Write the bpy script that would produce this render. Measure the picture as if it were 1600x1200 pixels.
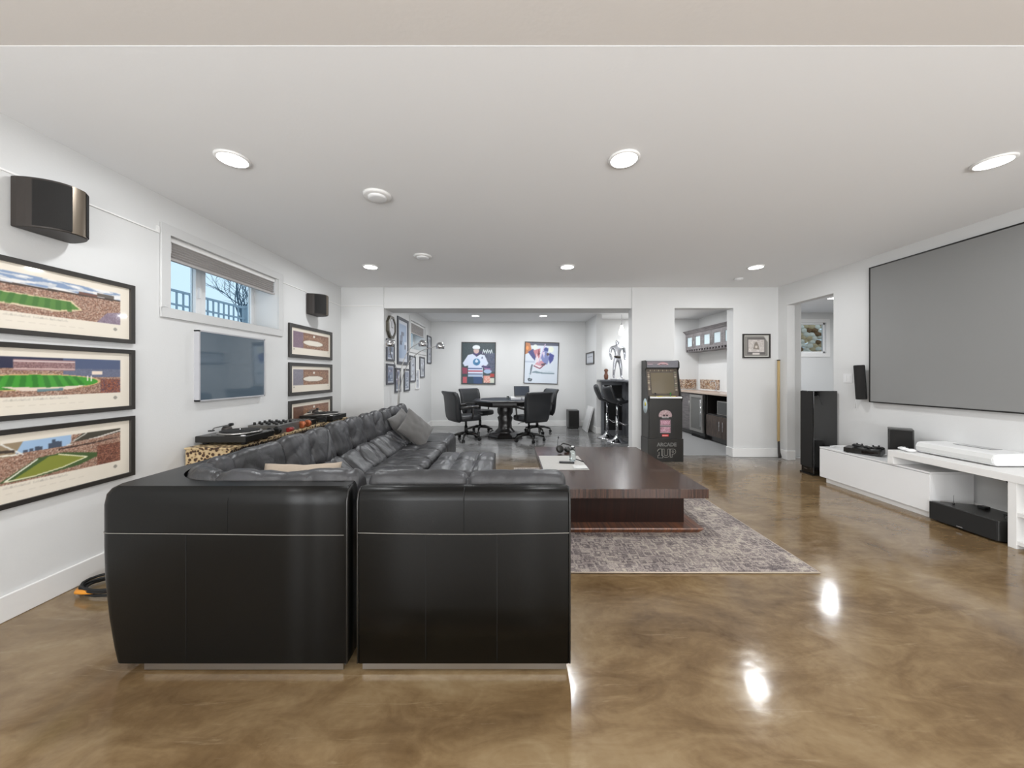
import bpy, bmesh, math, random
import numpy as np
from mathutils import Vector, Matrix, noise
R = math.radians
random.seed(7)
rng = np.random.default_rng(5)
for o in list(bpy.data.objects): bpy.data.objects.remove(o)
C = bpy.context.scene.collection
S = bpy.context.scene

# ------------------------------------------------------------------ camera, world, exposure
EYE = 1.315
cam = bpy.data.cameras.new('camera'); camo = bpy.data.objects.new('camera', cam); C.objects.link(camo)
camo.location = (0, 0, EYE); camo.rotation_euler = (R(90), 0, 0)
cam.sensor_width = 36; cam.lens = 36*550/1600; cam.shift_x = 0.00125; cam.shift_y = -0.0094
cam.clip_start = 0.05; S.camera = camo
S.view_settings.view_transform = 'Standard'; S.view_settings.look = 'None'
S.view_settings.gamma = 1; S.view_settings.use_curve_mapping = False
S.view_settings.exposure = 0.0
w = bpy.data.worlds.new('world'); S.world = w; w.use_nodes = True
bg = w.node_tree.nodes['Background']; bg.inputs[0].default_value = (.66, .84, 1, 1); bg.inputs[1].default_value = 1.15

LAMP = 13.5
def area(name, loc, power, size=.14, color=(.955, .98, 1), rot=(0, 0, 0), spread=180, shape='DISK'):
    l = bpy.data.lights.new(name, 'AREA'); l.shape = shape; l.size = size; l.energy = power; l.color = color
    l.spread = R(spread)
    o = bpy.data.objects.new(name, l); o.location = loc; o.rotation_euler = rot; C.objects.link(o); return o
MAIN_LIGHTS = [(-1.785, 2.26), (.727, 2.26), (3.14, 2.29), (-1.80, 4.52), (.727, 4.52), (3.155, 4.53)]
SOFFIT_LIGHTS = [(-1.785, 0), (.727, -.1), (3.14, 0), (-1.785, -2), (.727, -2), (3.14, -2)]
GAME_LIGHTS = [(-.795, 7.95), (.737, 7.95), (-.795, 6.6), (.737, 6.6)]
for x, y in MAIN_LIGHTS: area('downlight_lamp', (x, y, 2.675), LAMP)
for x, y in SOFFIT_LIGHTS: area('downlight_lamp', (x, y, 2.675), LAMP*1.0)
for x, y in GAME_LIGHTS: area('downlight_lamp', (x, y, 2.62), LAMP*1.15)
for x, y in [(3.0, 6.7), (3.3, 7.9)]: area('downlight_lamp', (x, y, 2.62), LAMP*1.6)
for x, y in [(5.6, 6.1), (6.6, 5.2)]: area('downlight_lamp', (x, y, 2.62), LAMP*2.4)
for x in (-1.6, .75, 3.1): area('rear_fill_uplight', (x, -2.5, 1.2), 100, size=1.9, rot=(R(124), 0, 0), color=(.95, .975, 1))  # added fill behind the camera to brighten the ceiling, no real fixture
area('pendant_lamp', (2.46, 7.80, 2.17), 6, size=.07)

# ------------------------------------------------------------------ materials
def s2l(c):
    c = np.asarray(c, float)
    return np.where(c <= .04045, c/12.92, ((c+.055)/1.055)**2.4)
def rgb(r, g, b): return tuple(float(v) for v in s2l(np.array([r, g, b])/255.))
MATS = {}
def mat(name, col=(128, 128, 128), rough=.5, metal=0, coat=0, spec=.5, emis=0, bump=None, trans=0, alpha=None, sheen=0):
    m = bpy.data.materials.new(name); m.use_nodes = True; MATS[name] = m
    n = m.node_tree; b = n.nodes['Principled BSDF']
    b.inputs['Base Color'].default_value = rgb(*col)+(1,)
    b.inputs['Roughness'].default_value = rough; b.inputs['Metallic'].default_value = metal
    b.inputs['Coat Weight'].default_value = coat; b.inputs['Coat Roughness'].default_value = .05
    b.inputs['Specular IOR Level'].default_value = spec
    b.inputs['Transmission Weight'].default_value = trans
    if sheen: b.inputs['Sheen Weight'].default_value = sheen
    if emis:
        b.inputs['Emission Color'].default_value = rgb(*col)+(1,); b.inputs['Emission Strength'].default_value = emis
    if bump:
        sc, st, dist = bump
        t = n.nodes.new('ShaderNodeTexNoise'); t.inputs['Scale'].default_value = sc; t.inputs['Detail'].default_value = 4
        tc = n.nodes.new('ShaderNodeTexCoord'); n.links.new(tc.outputs['Object'], t.inputs['Vector'])
        bp = n.nodes.new('ShaderNodeBump'); bp.inputs['Strength'].default_value = st; bp.inputs['Distance'].default_value = dist
        n.links.new(t.outputs['Fac'], bp.inputs['Height']); n.links.new(bp.outputs['Normal'], b.inputs['Normal'])
    return m
def nodes(m): return m.node_tree.nodes, m.node_tree.links, m.node_tree.nodes['Principled BSDF']
def ramp(N, stops):
    r = N.new('ShaderNodeValToRGB')
    while len(r.color_ramp.elements) < len(stops): r.color_ramp.elements.new(.5)
    for e, (p, c) in zip(r.color_ramp.elements, stops): e.position = p; e.color = rgb(*c)+(1,)
    return r
def tex(N, L, kind, scale, vec=None, mapscale=None, rot=None, **kw):
    t = N.new(kind); t.inputs['Scale'].default_value = scale
    for k, v in kw.items():
        if k in t.inputs: t.inputs[k].default_value = v
    tc = N.new('ShaderNodeTexCoord'); mp = N.new('ShaderNodeMapping')
    L.new(tc.outputs['Object'], mp.inputs['Vector'])
    if mapscale: mp.inputs['Scale'].default_value = mapscale
    if rot: mp.inputs['Rotation'].default_value = rot
    L.new(mp.outputs['Vector'], t.inputs['Vector']); return t

mat('wall', (214, 214, 213), .75, bump=(90, .06, .01))
mat('ceiling', (236, 236, 236), .85, bump=(55, .05, .01))
mat('soffit', (212, 207, 202), .85, bump=(55, .05, .01))
mat('white_paint', (232, 231, 229), .4)
mat('bezel_grey', (178, 178, 182), .4)
mat('casing_shaded_paint', (204, 204, 203), .5)  # white casing greyed: its shade is put into the colour
mat('white_gloss', (236, 236, 236), .25, coat=.3)
mat('white_plastic', (228, 228, 228), .35)
mat('white_fabric', (210, 210, 208), .9)
mat('black_plastic', (22, 22, 22), .35)
mat('black_satin', (30, 29, 27), .3)
mat('black_matte', (24, 24, 24), .8)
mat('black_gloss', (16, 16, 16), .06, coat=1)
mat('grille', (30, 29, 28), .95, bump=(600, .5, .002))
mat('bronze', (110, 100, 88), .35, metal=.7)
mat('dark_brown', (44, 38, 34), .5)
mat('chrome', (215, 215, 218), .08, metal=1)
mat('brushed', (170, 168, 165), .32, metal=1)
mat('steel_grey', (120, 120, 118), .4, metal=.6)
mat('frame_black', (46, 43, 40), .4, coat=.2)
mat('frame_grey', (70, 72, 78), .4)
mat('frame_brass', (84, 80, 70), .35, metal=.5)
mat('matboard', (226, 218, 206), .8)
mat('emit_white', (255, 255, 255), emis=9)
mat('emit_bulb', (255, 250, 240), emis=5)
mat('screen_grey', (135, 135, 134), .9)
mat('tv_glass', (84, 98, 110), .04, coat=1)
mat('glass', (240, 248, 250), .0, trans=1)
MATS['glass'].node_tree.nodes['Principled BSDF'].inputs['IOR'].default_value = 1.05
mat('bottle_glass', (225, 235, 235), .03, trans=1)
mat('blind', (176, 172, 170), .9)
mat('charcoal_leather', (40, 41, 43), .38, bump=(160, .15, .003))
mat('grey_pillow', (92, 90, 88), .95, bump=(220, .5, .003), sheen=.3)
mat('beige_pillow', (176, 162, 146), .95, bump=(90, .5, .004))
mat('stitch', (125, 122, 116), .7)
mat('groove', (12, 12, 12), .8)
mat('silver', (200, 202, 208), .22, metal=.9)
mat('brown_ceramic', (120, 80, 62), .35)
mat('copper', (168, 96, 62), .35, metal=.5)
mat('red', (150, 40, 38), .4)
mat('orange', (214, 140, 40), .5)
mat('purple', (70, 66, 120), .4)
mat('yellow', (214, 200, 60), .4)
mat('green', (50, 120, 50), .4)
mat('snow', (232, 240, 250), .9)
mat('rail_blue', (148, 160, 168), .7)
mat('bark', (74, 92, 104), .9)
mat('slate_blanket', (66, 70, 86), .9, bump=(40, .4, .01))
mat('grey_tile', (150, 150, 150), .35)
mat('felt', (44, 50, 58), .9)
mat('dark_wood', (32, 29, 28), .3, coat=.4)
mat('counter', (178, 160, 146), .25, bump=(50, .05, .002))
mat('bar_top', (92, 94, 98), .3, coat=.3)
mat('bar_grey', (104, 106, 110), .5)
mat('wood_stick', (186, 160, 112), .5)
mat('black_leather', (5, 5, 4), .34, spec=.26, bump=(120, .12, .002))
mat('rubber', (18, 18, 18), .7)
mat('screen_laptop', (60, 66, 76), .15)
mat('paper', (206, 206, 210), .7)
mat('sticker', (190, 205, 210), .5)
mat('beige_stone', (214, 186, 146), .8, bump=(20, .4, .02))
mat('brown_stone', (136, 100, 66), .8, bump=(20, .4, .02))
mat('pale_stone', (240, 230, 214), .8, bump=(20, .4, .02))

# walls with very faint roller variation
# soft crumpled sofa leather
m = mat('sofa_leather', (36, 36, 37), .36)
N, L, B = nodes(m)
t1 = tex(N, L, 'ShaderNodeTexNoise', 9, Detail=5, Roughness=.6, Distortion=1.2)
t2 = tex(N, L, 'ShaderNodeTexVoronoi', 260)
ma = N.new('ShaderNodeMath'); ma.operation = 'MULTIPLY_ADD'; ma.inputs[1].default_value = .05
L.new(t2.outputs['Distance'], ma.inputs[0]); L.new(t1.outputs['Fac'], ma.inputs[2])
bp = N.new('ShaderNodeBump'); bp.inputs['Strength'].default_value = .35; bp.inputs['Distance'].default_value = .015
L.new(ma.outputs[0], bp.inputs['Height']); L.new(bp.outputs['Normal'], B.inputs['Normal'])
t3 = tex(N, L, 'ShaderNodeTexNoise', 5, Detail=4)
r = ramp(N, [(.3, (42, 42, 43)), (.7, (62, 62, 65))]); L.new(t3.outputs['Fac'], r.inputs['Fac']); L.new(r.outputs['Color'], B.inputs['Base Color'])

# polished stained concrete
m = mat('concrete', (120, 100, 74), .16, coat=.0, spec=.6)
N, L, B = nodes(m)
a = tex(N, L, 'ShaderNodeTexNoise', .9, mapscale=(1, 1.5, 1), rot=(0, 0, .5), Detail=9, Roughness=.62, Distortion=1.1)
b2 = tex(N, L, 'ShaderNodeTexNoise', 3.2, mapscale=(1, 2.2, 1), rot=(0, 0, -.6), Detail=8, Roughness=.6, Distortion=1.8)
c2 = tex(N, L, 'ShaderNodeTexNoise', 38, Detail=3)
mx = N.new('ShaderNodeMath'); mx.operation = 'MULTIPLY_ADD'; mx.inputs[1].default_value = .30
L.new(b2.outputs['Fac'], mx.inputs[0])
m2 = N.new('ShaderNodeMath'); m2.operation = 'MULTIPLY'; m2.inputs[1].default_value = .65; L.new(a.outputs['Fac'], m2.inputs[0]); L.new(m2.outputs[0], mx.inputs[2])
m3 = N.new('ShaderNodeMath'); m3.operation = 'MULTIPLY_ADD'; m3.inputs[1].default_value = .06; L.new(c2.outputs['Fac'], m3.inputs[0]); L.new(mx.outputs[0], m3.inputs[2])
r = ramp(N, [(.34, (84, 65, 43)), (.46, (110, 89, 62)), (.56, (130, 109, 80)), (.70, (148, 130, 101))]); L.new(m3.outputs[0], r.inputs['Fac'])
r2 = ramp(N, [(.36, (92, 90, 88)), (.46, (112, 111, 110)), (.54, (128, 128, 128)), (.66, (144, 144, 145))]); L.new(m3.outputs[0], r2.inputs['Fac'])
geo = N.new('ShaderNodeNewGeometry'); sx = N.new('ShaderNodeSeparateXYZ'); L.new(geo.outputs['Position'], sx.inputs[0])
mr = N.new('ShaderNodeMapRange'); mr.inputs['From Min'].default_value = 4.6; mr.inputs['From Max'].default_value = 5.9; L.new(sx.outputs['Y'], mr.inputs['Value'])  # grey reflections on the far floor mixed into the base colour with depth
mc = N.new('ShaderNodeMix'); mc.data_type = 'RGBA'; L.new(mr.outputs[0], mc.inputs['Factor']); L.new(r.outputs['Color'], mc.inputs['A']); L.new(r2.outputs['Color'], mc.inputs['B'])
sc = tex(N, L, 'ShaderNodeTexNoise', 2.6, mapscale=(1, 9, 1), rot=(0, 0, .9), Detail=10, Roughness=.7, Distortion=.8)
scr = ramp(N, [(.60, (0, 0, 0)), (.68, (255, 255, 255))]); L.new(sc.outputs['Fac'], scr.inputs['Fac'])
mm = N.new('ShaderNodeMix'); mm.data_type = 'RGBA'; mf = N.new('ShaderNodeMath'); mf.operation = 'MULTIPLY'; mf.inputs[1].default_value = .16
L.new(scr.outputs['Color'], mf.inputs[0]); L.new(mf.outputs[0], mm.inputs['Factor']); L.new(mc.outputs['Result'], mm.inputs['A']); mm.inputs['B'].default_value = rgb(186, 170, 142)+(1,)
L.new(mm.outputs['Result'], B.inputs['Base Color'])
rr = N.new('ShaderNodeMapRange'); rr.inputs['To Min'].default_value = .07; rr.inputs['To Max'].default_value = .2; L.new(b2.outputs['Fac'], rr.inputs['Value']); L.new(rr.outputs[0], B.inputs['Roughness'])
w1 = tex(N, L, 'ShaderNodeTexNoise', 7, Detail=3)
bp = N.new('ShaderNodeBump'); bp.inputs['Strength'].default_value = .12; bp.inputs['Distance'].default_value = .01
L.new(w1.outputs['Fac'], bp.inputs['Height']); L.new(bp.outputs['Normal'], B.inputs['Normal'])

# rug
m = mat('rug', (140, 130, 126), .95)
N, L, B = nodes(m)
v = tex(N, L, 'ShaderNodeTexVoronoi', 17, mapscale=(1, 1, .01)); v.distance = 'CHEBYCHEV'
v2 = tex(N, L, 'ShaderNodeTexVoronoi', 36, mapscale=(1, 1, .01)); v2.distance = 'MANHATTAN'
n1 = tex(N, L, 'ShaderNodeTexNoise', 2.6, Detail=6, Roughness=.7); n3 = tex(N, L, 'ShaderNodeTexNoise', 45, Detail=2)
def mth(op, a, b):
    q = N.new('ShaderNodeMath'); q.operation = op
    for i, z in enumerate((a, b)):
        if isinstance(z, (int, float)): q.inputs[i].default_value = z
        else: L.new(z, q.inputs[i])
    return q.outputs[0]
s1 = mth('SINE', mth('MULTIPLY', v.outputs['Distance'], 16.), 0); s2 = mth('SINE', mth('MULTIPLY', v2.outputs['Distance'], 11.), 0)
h = mth('ADD', mth('MULTIPLY', s1, .11), mth('MULTIPLY', s2, .06))
h = mth('ADD', mth('ADD', h, mth('MULTIPLY', n1.outputs['Fac'], .75)), mth('MULTIPLY', n3.outputs['Fac'], .3))
r = ramp(N, [(.30, (84, 76, 76)), (.46, (122, 112, 110)), (.58, (150, 140, 134)), (.75, (180, 170, 156))]); L.new(h, r.inputs['Fac'])
L.new(r.outputs['Color'], B.inputs['Base Color'])
bp = N.new('ShaderNodeBump'); bp.inputs['Strength'].default_value = .6; bp.inputs['Distance'].default_value = .006
L.new(h, bp.inputs['Height']); L.new(bp.outputs['Normal'], B.inputs['Normal'])

def wood(name, c1, c2, ms, rough=.25, coat=.5):
    m = mat(name, c1, rough, coat=coat); N, L, B = nodes(m)
    t = tex(N, L, 'ShaderNodeTexNoise', 3, mapscale=ms, Detail=5, Roughness=.6, Distortion=.15)
    r = ramp(N, [(.35, c1), (.65, c2)]); L.new(t.outputs['Fac'], r.inputs['Fac']); L.new(r.outputs['Color'], B.inputs['Base Color']); return m
wood('table_wood', (36, 20, 14), (72, 46, 34), (22, .7, .7), .24, .12)
wood('base_wood', (46, 22, 12), (128, 74, 40), (26, .7, .7), .3, .4)
wood('pedestal_shaded_wood', (20, 8, 5), (40, 18, 11), (20, .7, .7), .4, .1)  # shade under the tabletop overhang is put into this near-black colour
wood('grey_wood', (92, 88, 90), (122, 116, 116), (2, 2, 12), .5, .1)
wood('brown_wood', (52, 42, 38), (86, 72, 64), (12, 12, 2), .5, .1)

# leopard weave console
m = mat('leopard', (170, 140, 100), .6)
N, L, B = nodes(m)
v = tex(N, L, 'ShaderNodeTexVoronoi', 34); n1 = tex(N, L, 'ShaderNodeTexNoise', 60, Detail=2)
q = N.new('ShaderNodeMath'); q.operation = 'MULTIPLY_ADD'; q.inputs[1].default_value = .25; L.new(n1.outputs['Fac'], q.inputs[0]); L.new(v.outputs['Distance'], q.inputs[2])
r = ramp(N, [(.50, (62, 42, 28)), (.56, (104, 74, 46)), (.61, (184, 160, 120)), (.9, (200, 178, 140))]); L.new(q.outputs[0], r.inputs['Fac']); L.new(r.outputs['Color'], B.inputs['Base Color'])
bp = N.new('ShaderNodeBump'); bp.inputs['Strength'].default_value = .5; bp.inputs['Distance'].default_value = .006; L.new(v.outputs['Distance'], bp.inputs['Height']); L.new(bp.outputs['Normal'], B.inputs['Normal'])

# mosaic splash
m = mat('mosaic', (150, 120, 96), .3)
N, L, B = nodes(m)
v = tex(N, L, 'ShaderNodeTexVoronoi', 45); r = ramp(N, [(0, (86, 62, 50)), (.35, (168, 132, 100)), (.6, (200, 190, 176)), (1, (116, 90, 84))])
sp = N.new('ShaderNodeSeparateColor'); L.new(v.outputs['Color'], sp.inputs[0]); L.new(sp.outputs[0], r.inputs['Fac']); L.new(r.outputs['Color'], B.inputs['Base Color'])

# knit placemat
m = mat('woven', (200, 198, 194), .9)
N, L, B = nodes(m)
v = tex(N, L, 'ShaderNodeTexVoronoi', 70, Randomness=0.); r = ramp(N, [(.2, (110, 108, 106)), (.5, (186, 184, 180))]); L.new(v.outputs['Distance'], r.inputs['Fac']); L.new(r.outputs['Color'], B.inputs['Base Color'])

# printed colour, read from a colour attribute
def print_mat(name, rough, coat):
    m = mat(name, (255, 255, 255), rough, coat=coat); N, L, B = nodes(m)
    at = N.new('ShaderNodeAttribute'); at.attribute_name = 'ink'; L.new(at.outputs['Color'], B.inputs['Base Color'])
print_mat('print_glazed', .5, .6); print_mat('print_flat', .45, 0)

# ------------------------------------------------------------------ helpers
OFF = {}
def meta(o, label=None, cat=None, group=None, kind=None):
    if label: o['label'] = label
    if cat: o['category'] = cat
    if group: o['group'] = group
    if kind: o['kind'] = kind
    return o
def thing(name, label, cat, loc=(0, 0, 0), group=None, rz=0):
    o = bpy.data.objects.new(name, None); o.empty_display_size = .1; o.location = loc; o.rotation_euler = (0, 0, rz)
    C.objects.link(o); OFF[o.name] = Vector(loc); return meta(o, label, cat, group)
class MB:
    def __init__(s): s.v = []; s.f = []; s.sm = []
    def add(s, vs, fs, smooth=False, M=None):
        n = len(s.v)
        for p in vs:
            p = Vector(p); s.v.append(M @ p if M else p)
        for f in fs: s.f.append([i+n for i in f]); s.sm.append(smooth)
        return s
    def box(s, a, b, M=None):
        x0, y0, z0 = [min(p, q) for p, q in zip(a, b)]; x1, y1, z1 = [max(p, q) for p, q in zip(a, b)]
        return s.add([(x0,y0,z0),(x1,y0,z0),(x1,y1,z0),(x0,y1,z0),(x0,y0,z1),(x1,y0,z1),(x1,y1,z1),(x0,y1,z1)],
                     [(3,2,1,0),(4,5,6,7),(0,1,5,4),(1,2,6,5),(2,3,7,6),(3,0,4,7)], M=M)
    def prism(s, pts, axis, a, b, M=None):
        # pts: polygon in the two other axes, ccw
        def mk(p, t):
            if axis == 'z': return (p[0], p[1], t)
            if axis == 'y': return (p[0], t, p[1])
            return (t, p[0], p[1])
        n = len(pts); vs = [mk(p, a) for p in pts]+[mk(p, b) for p in pts]
        fs = [list(range(n))[::-1], list(range(n, 2*n))]+[(i, (i+1) % n, n+(i+1) % n, n+i) for i in range(n)]
        return s.add(vs, fs, M=M)
    def cyl(s, a, b, r, r2=None, n=16, smooth=True, caps=True):
        a = Vector(a); b = Vector(b); r2 = r if r2 is None else r2
        d = (b-a).normalized(); u = d.orthogonal().normalized(); w_ = d.cross(u)
        vs = []
        for c, rr in ((a, r), (b, r2)):
            for i in range(n):
                t = 2*math.pi*i/n; vs.append(c+u*math.cos(t)*rr+w_*math.sin(t)*rr)
        s.add(vs, [(i, (i+1) % n, n+(i+1) % n, n+i) for i in range(n)], smooth)
        if caps: s.add(vs, [list(range(n))[::-1], list(range(n, 2*n))])
        return s
    def tube(s, pts, r, n=8, closed=False):
        pts = [Vector(p) for p in pts]; k = len(pts); rings = []; prev = None
        for i, p in enumerate(pts):
            if closed: d = (pts[(i+1) % k]-pts[i-1])
            else: d = pts[min(i+1, k-1)]-pts[max(i-1, 0)]
            d.normalize()
            u = d.orthogonal().normalized() if prev is None else (prev-d*prev.dot(d)).normalized()
            prev = u; w_ = d.cross(u); rr = r[i] if hasattr(r, '__len__') else r
            rings.append([p+u*math.cos(2*math.pi*j/n)*rr+w_*math.sin(2*math.pi*j/n)*rr for j in range(n)])
        vs = [q for ring in rings for q in ring]; fs = []
        for i in range(k if closed else k-1):
            for j in range(n):
                a = i*n+j; b = i*n+(j+1) % n; c = ((i+1) % k)*n+(j+1) % n; d = ((i+1) % k)*n+j
                fs.append((a, b, c, d))
        s.add(vs, fs, True)
        if not closed: s.add(rings[0]+rings[-1], [list(range(n))[::-1], list(range(n, 2*n))])
        return s
    def lathe(s, prof, c=(0, 0, 0), n=24, M=None, caps=True):
        vs = []; k = len(prof)
        for r_, z in prof:
            for i in range(n):
                t = 2*math.pi*i/n; vs.append((c[0]+r_*math.cos(t), c[1]+r_*math.sin(t), c[2]+z))
        fs = [(j*n+i, j*n+(i+1) % n, (j+1)*n+(i+1) % n, (j+1)*n+i) for j in range(k-1) for i in range(n)]
        if caps: fs.append(list(range(n))[::-1]); fs.append(list(range((k-1)*n, k*n)))
        return s.add(vs, fs, True, M=M)
    def ellipsoid(s, c, r, n=16, m_=10, M=None):
        vs = []; fs = []
        for j in range(m_+1):
            ph = -math.pi/2+math.pi*j/m_
            for i in range(n):
                t = 2*math.pi*i/n; vs.append((c[0]+r[0]*math.cos(ph)*math.cos(t), c[1]+r[1]*math.cos(ph)*math.sin(t), c[2]+r[2]*math.sin(ph)))
        for j in range(m_):
            for i in range(n): fs.append((j*n+i, j*n+(i+1) % n, (j+1)*n+(i+1) % n, (j+1)*n+i))
        return s.add(vs, fs, True, M=M)
    def loft(s, rings, smooth=True, caps=True):
        n = len(rings[0]); vs = [p for r_ in rings for p in r_]
        fs = [(j*n+i, j*n+(i+1) % n, (j+1)*n+(i+1) % n, (j+1)*n+i) for j in range(len(rings)-1) for i in range(n)]
        s.add(vs, fs, smooth)
        if caps: s.add(list(rings[0])+list(rings[-1]), [list(range(n))[::-1], list(range(n, 2*n))], smooth)
        return s
    def build(s, name, material, parent=None, bevel=0, seg=2, sub=0, local=False, weld=True, **kw):
        me = bpy.data.meshes.new(name)
        if parent is not None:
            off = Vector((0, 0, 0)) if local else OFF.get(parent.name, Vector((0, 0, 0)))
            loc = Vector((0, 0, 0))
        else:
            xs = [p.x for p in s.v]; ys = [p.y for p in s.v]; zs = [p.z for p in s.v]
            loc = Vector(((min(xs)+max(xs))/2, (min(ys)+max(ys))/2, min(zs))); off = loc
        me.from_pydata([p-off for p in s.v], [], s.f); me.polygons.foreach_set('use_smooth', s.sm); me.update()
        if weld:
            bm = bmesh.new(); bm.from_mesh(me); bmesh.ops.remove_doubles(bm, verts=bm.verts, dist=1e-5)
            bmesh.ops.recalc_face_normals(bm, faces=bm.faces); bm.to_mesh(me); bm.free()
        me.materials.append(MATS[material])
        o = bpy.data.objects.new(name, me); C.objects.link(o); o.location = loc
        if parent is not None: o.parent = parent; OFF[o.name] = OFF.get(parent.name, Vector((0, 0, 0)))
        if bevel:
            b = o.modifiers.new('bevel', 'BEVEL'); b.width = bevel; b.segments = seg; b.limit_method = 'ANGLE'; b.angle_limit = R(40)
            b.harden_normals = True
        if sub:
            b = o.modifiers.new('sub', 'SUBSURF'); b.levels = sub; b.render_levels = sub
        return meta(o, **kw)
def box(name, material, a, b, parent=None, **kw): return MB().box(a, b).build(name, material, parent, **kw)
def children(o): return [c for c in bpy.data.objects if c.parent == o]
def copy_tree(o, parent=None):
    c = o.copy(); C.objects.link(c); c.parent = parent
    for ch in children(o): copy_tree(ch, c)
    return c
def struct(name, material, boxes, parent=None, bevel=0):
    m_ = MB()
    for a, b in boxes: m_.box(a, b)
    return m_.build(name, material, parent, bevel=bevel, kind='structure')

# painted prints -----------------------------------------------------
class Canvas:
    def __init__(s, nu, nv, base):
        s.nu, s.nv = nu, nv; s.X, s.Y = np.meshgrid(np.linspace(0, 1, nu), np.linspace(0, 1, nv))
        s.a = np.ones((nv, nu, 3))*np.array(base)
    def mask(s, m_, col, al=1.):
        s.a[m_] = s.a[m_]*(1-al)+np.array(col)*al; return s
    def rect(s, x0, y0, x1, y1, col, al=1.): return s.mask((s.X >= x0) & (s.X <= x1) & (s.Y >= y0) & (s.Y <= y1), col, al)
    def ell(s, cx, cy, rx, ry, col, al=1., rot=0):
        dx = s.X-cx; dy = s.Y-cy; c, q = math.cos(rot), math.sin(rot)
        return s.mask(((dx*c+dy*q)/rx)**2+((-dx*q+dy*c)/ry)**2 <= 1, col, al)
    def inpoly(s, pts):
        ins = np.zeros(s.X.shape, bool); n = len(pts)
        for i in range(n):
            x0, y0 = pts[i]; x1, y1 = pts[(i+1) % n]
            if y0 == y1: continue
            c = ((y0 > s.Y) != (y1 > s.Y)) & (s.X < (x1-x0)*(s.Y-y0)/(y1-y0)+x0); ins ^= c
        return ins
    def poly(s, pts, col, al=1.): return s.mask(s.inpoly(pts), col, al)
    def line(s, pts, wd, col, al=1.):
        asp = s.nu/s.nv
        for (x0, y0), (x1, y1) in zip(pts, pts[1:]):
            dx, dy = (x1-x0)*asp, y1-y0; l2 = dx*dx+dy*dy+1e-9
            t = np.clip(((s.X-x0)*asp*dx+(s.Y-y0)*dy)/l2, 0, 1)
            d = np.hypot((s.X-x0)*asp-t*dx, s.Y-y0-t*dy); s.mask(d < wd, col, al)
        return s
    def speckle(s, m_, cols, al=1.):
        k = rng.integers(0, len(cols), s.X.shape); c = np.array(cols)[k]
        s.a[m_] = s.a[m_]*(1-al)+c[m_]*al; return s
    def box(s, x0, y0, x1, y1): return (s.X >= x0) & (s.X <= x1) & (s.Y >= y0) & (s.Y <= y1)
def printed(name, parent, cv, o, u, v, n, wd, ht, material='print_glazed', **kw):
    """o = lower-left corner, u right, v up, n outward"""
    o, u, v = Vector(o), Vector(u), Vector(v)
    nu, nv = cv.nu, cv.nv
    for _ in range(1 if nu > 50 else 0):
        pa = np.pad(cv.a, ((1, 1), (1, 1), (0, 0)), 'edge'); cv.a = (pa[1:-1, 1:-1]*2+pa[:-2, 1:-1]+pa[2:, 1:-1]+pa[1:-1, :-2]+pa[1:-1, 2:])/6
    off = OFF.get(parent.name, Vector((0, 0, 0)))
    vs = [(o+u*(wd*i/(nu-1))+v*(ht*j/(nv-1))-off)[:] for j in range(nv) for i in range(nu)]
    fs = [(j*nu+i, j*nu+i+1, (j+1)*nu+i+1, (j+1)*nu+i) for j in range(nv-1) for i in range(nu-1)]
    me = bpy.data.meshes.new(name); me.from_pydata(vs, [], fs); me.update()
    if me.polygons[0].normal.dot(Vector(n)) < 0: me.flip_normals()
    at = me.color_attributes.new('ink', 'FLOAT_COLOR', 'POINT')
    c = np.ones((nv*nu, 4)); c[:, :3] = s2l(np.clip(cv.a, 0, 255).reshape(-1, 3)/255.)
    at.data.foreach_set('color', c.ravel()); me.materials.append(MATS[material])
    ob = bpy.data.objects.new(name, me); C.objects.link(ob); ob.parent = parent; return meta(ob, **kw)
SIDE = {'L': ((0, 1, 0), (1, 0, 0)), 'R': ((0, -1, 0), (-1, 0, 0)), 'B': ((1, 0, 0), (0, -1, 0))}
def framed(name, label, cat, side, c, wd, ht, cv, bw=.03, depth=.025, fm='frame_black', group=None, roll=0, lip='matboard', pm='print_glazed'):
    """c: centre of the back of the frame, on the wall"""
    u, n = [Vector(q) for q in SIDE[side]]; v = Vector((0, 0, 1)); c = Vector(c)
    if roll:
        Mr = Matrix.Rotation(roll, 3, n); u = Mr @ u; v = Mr @ v
    root = thing(name, label, cat, c-v*ht/2, group)
    def P(a, b, d): return c+u*a+v*b+n*d
    W, H = wd/2, ht/2; m_ = MB()
    out = [(-W, -H), (W, -H), (W, H), (-W, H)]; inn = [(-W+bw, -H+bw), (W-bw, -H+bw), (W-bw, H-bw), (-W+bw, H-bw)]
    rings = [[P(a, b, .001) for a, b in out], [P(a, b, depth) for a, b in out], [P(a, b, depth-.001) for a, b in inn], [P(a, b, .004) for a, b in inn]]
    vs = [p for r_ in rings for p in r_]; fs = []
    for j in range(3):
        for i in range(4): fs.append((j*4+i, j*4+(i+1) % 4, (j+1)*4+(i+1) % 4, (j+1)*4+i))
    m_.add(vs, fs); m_.build('frame', fm, root, bevel=.0015)
    bk = MB(); bk.add([P(a, b, d) for d in (.002, .008) for a, b in inn], [(3, 2, 1, 0), (4, 5, 6, 7), (0, 1, 5, 4), (1, 2, 6, 5), (2, 3, 7, 6), (3, 0, 4, 7)]); bk.build('backing_board', lip, root)
    o = P(-W+bw, -H+bw, .0095); printed('print', root, cv, o, u, v, n, wd-2*bw, ht-2*bw, pm)
    return root

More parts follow.
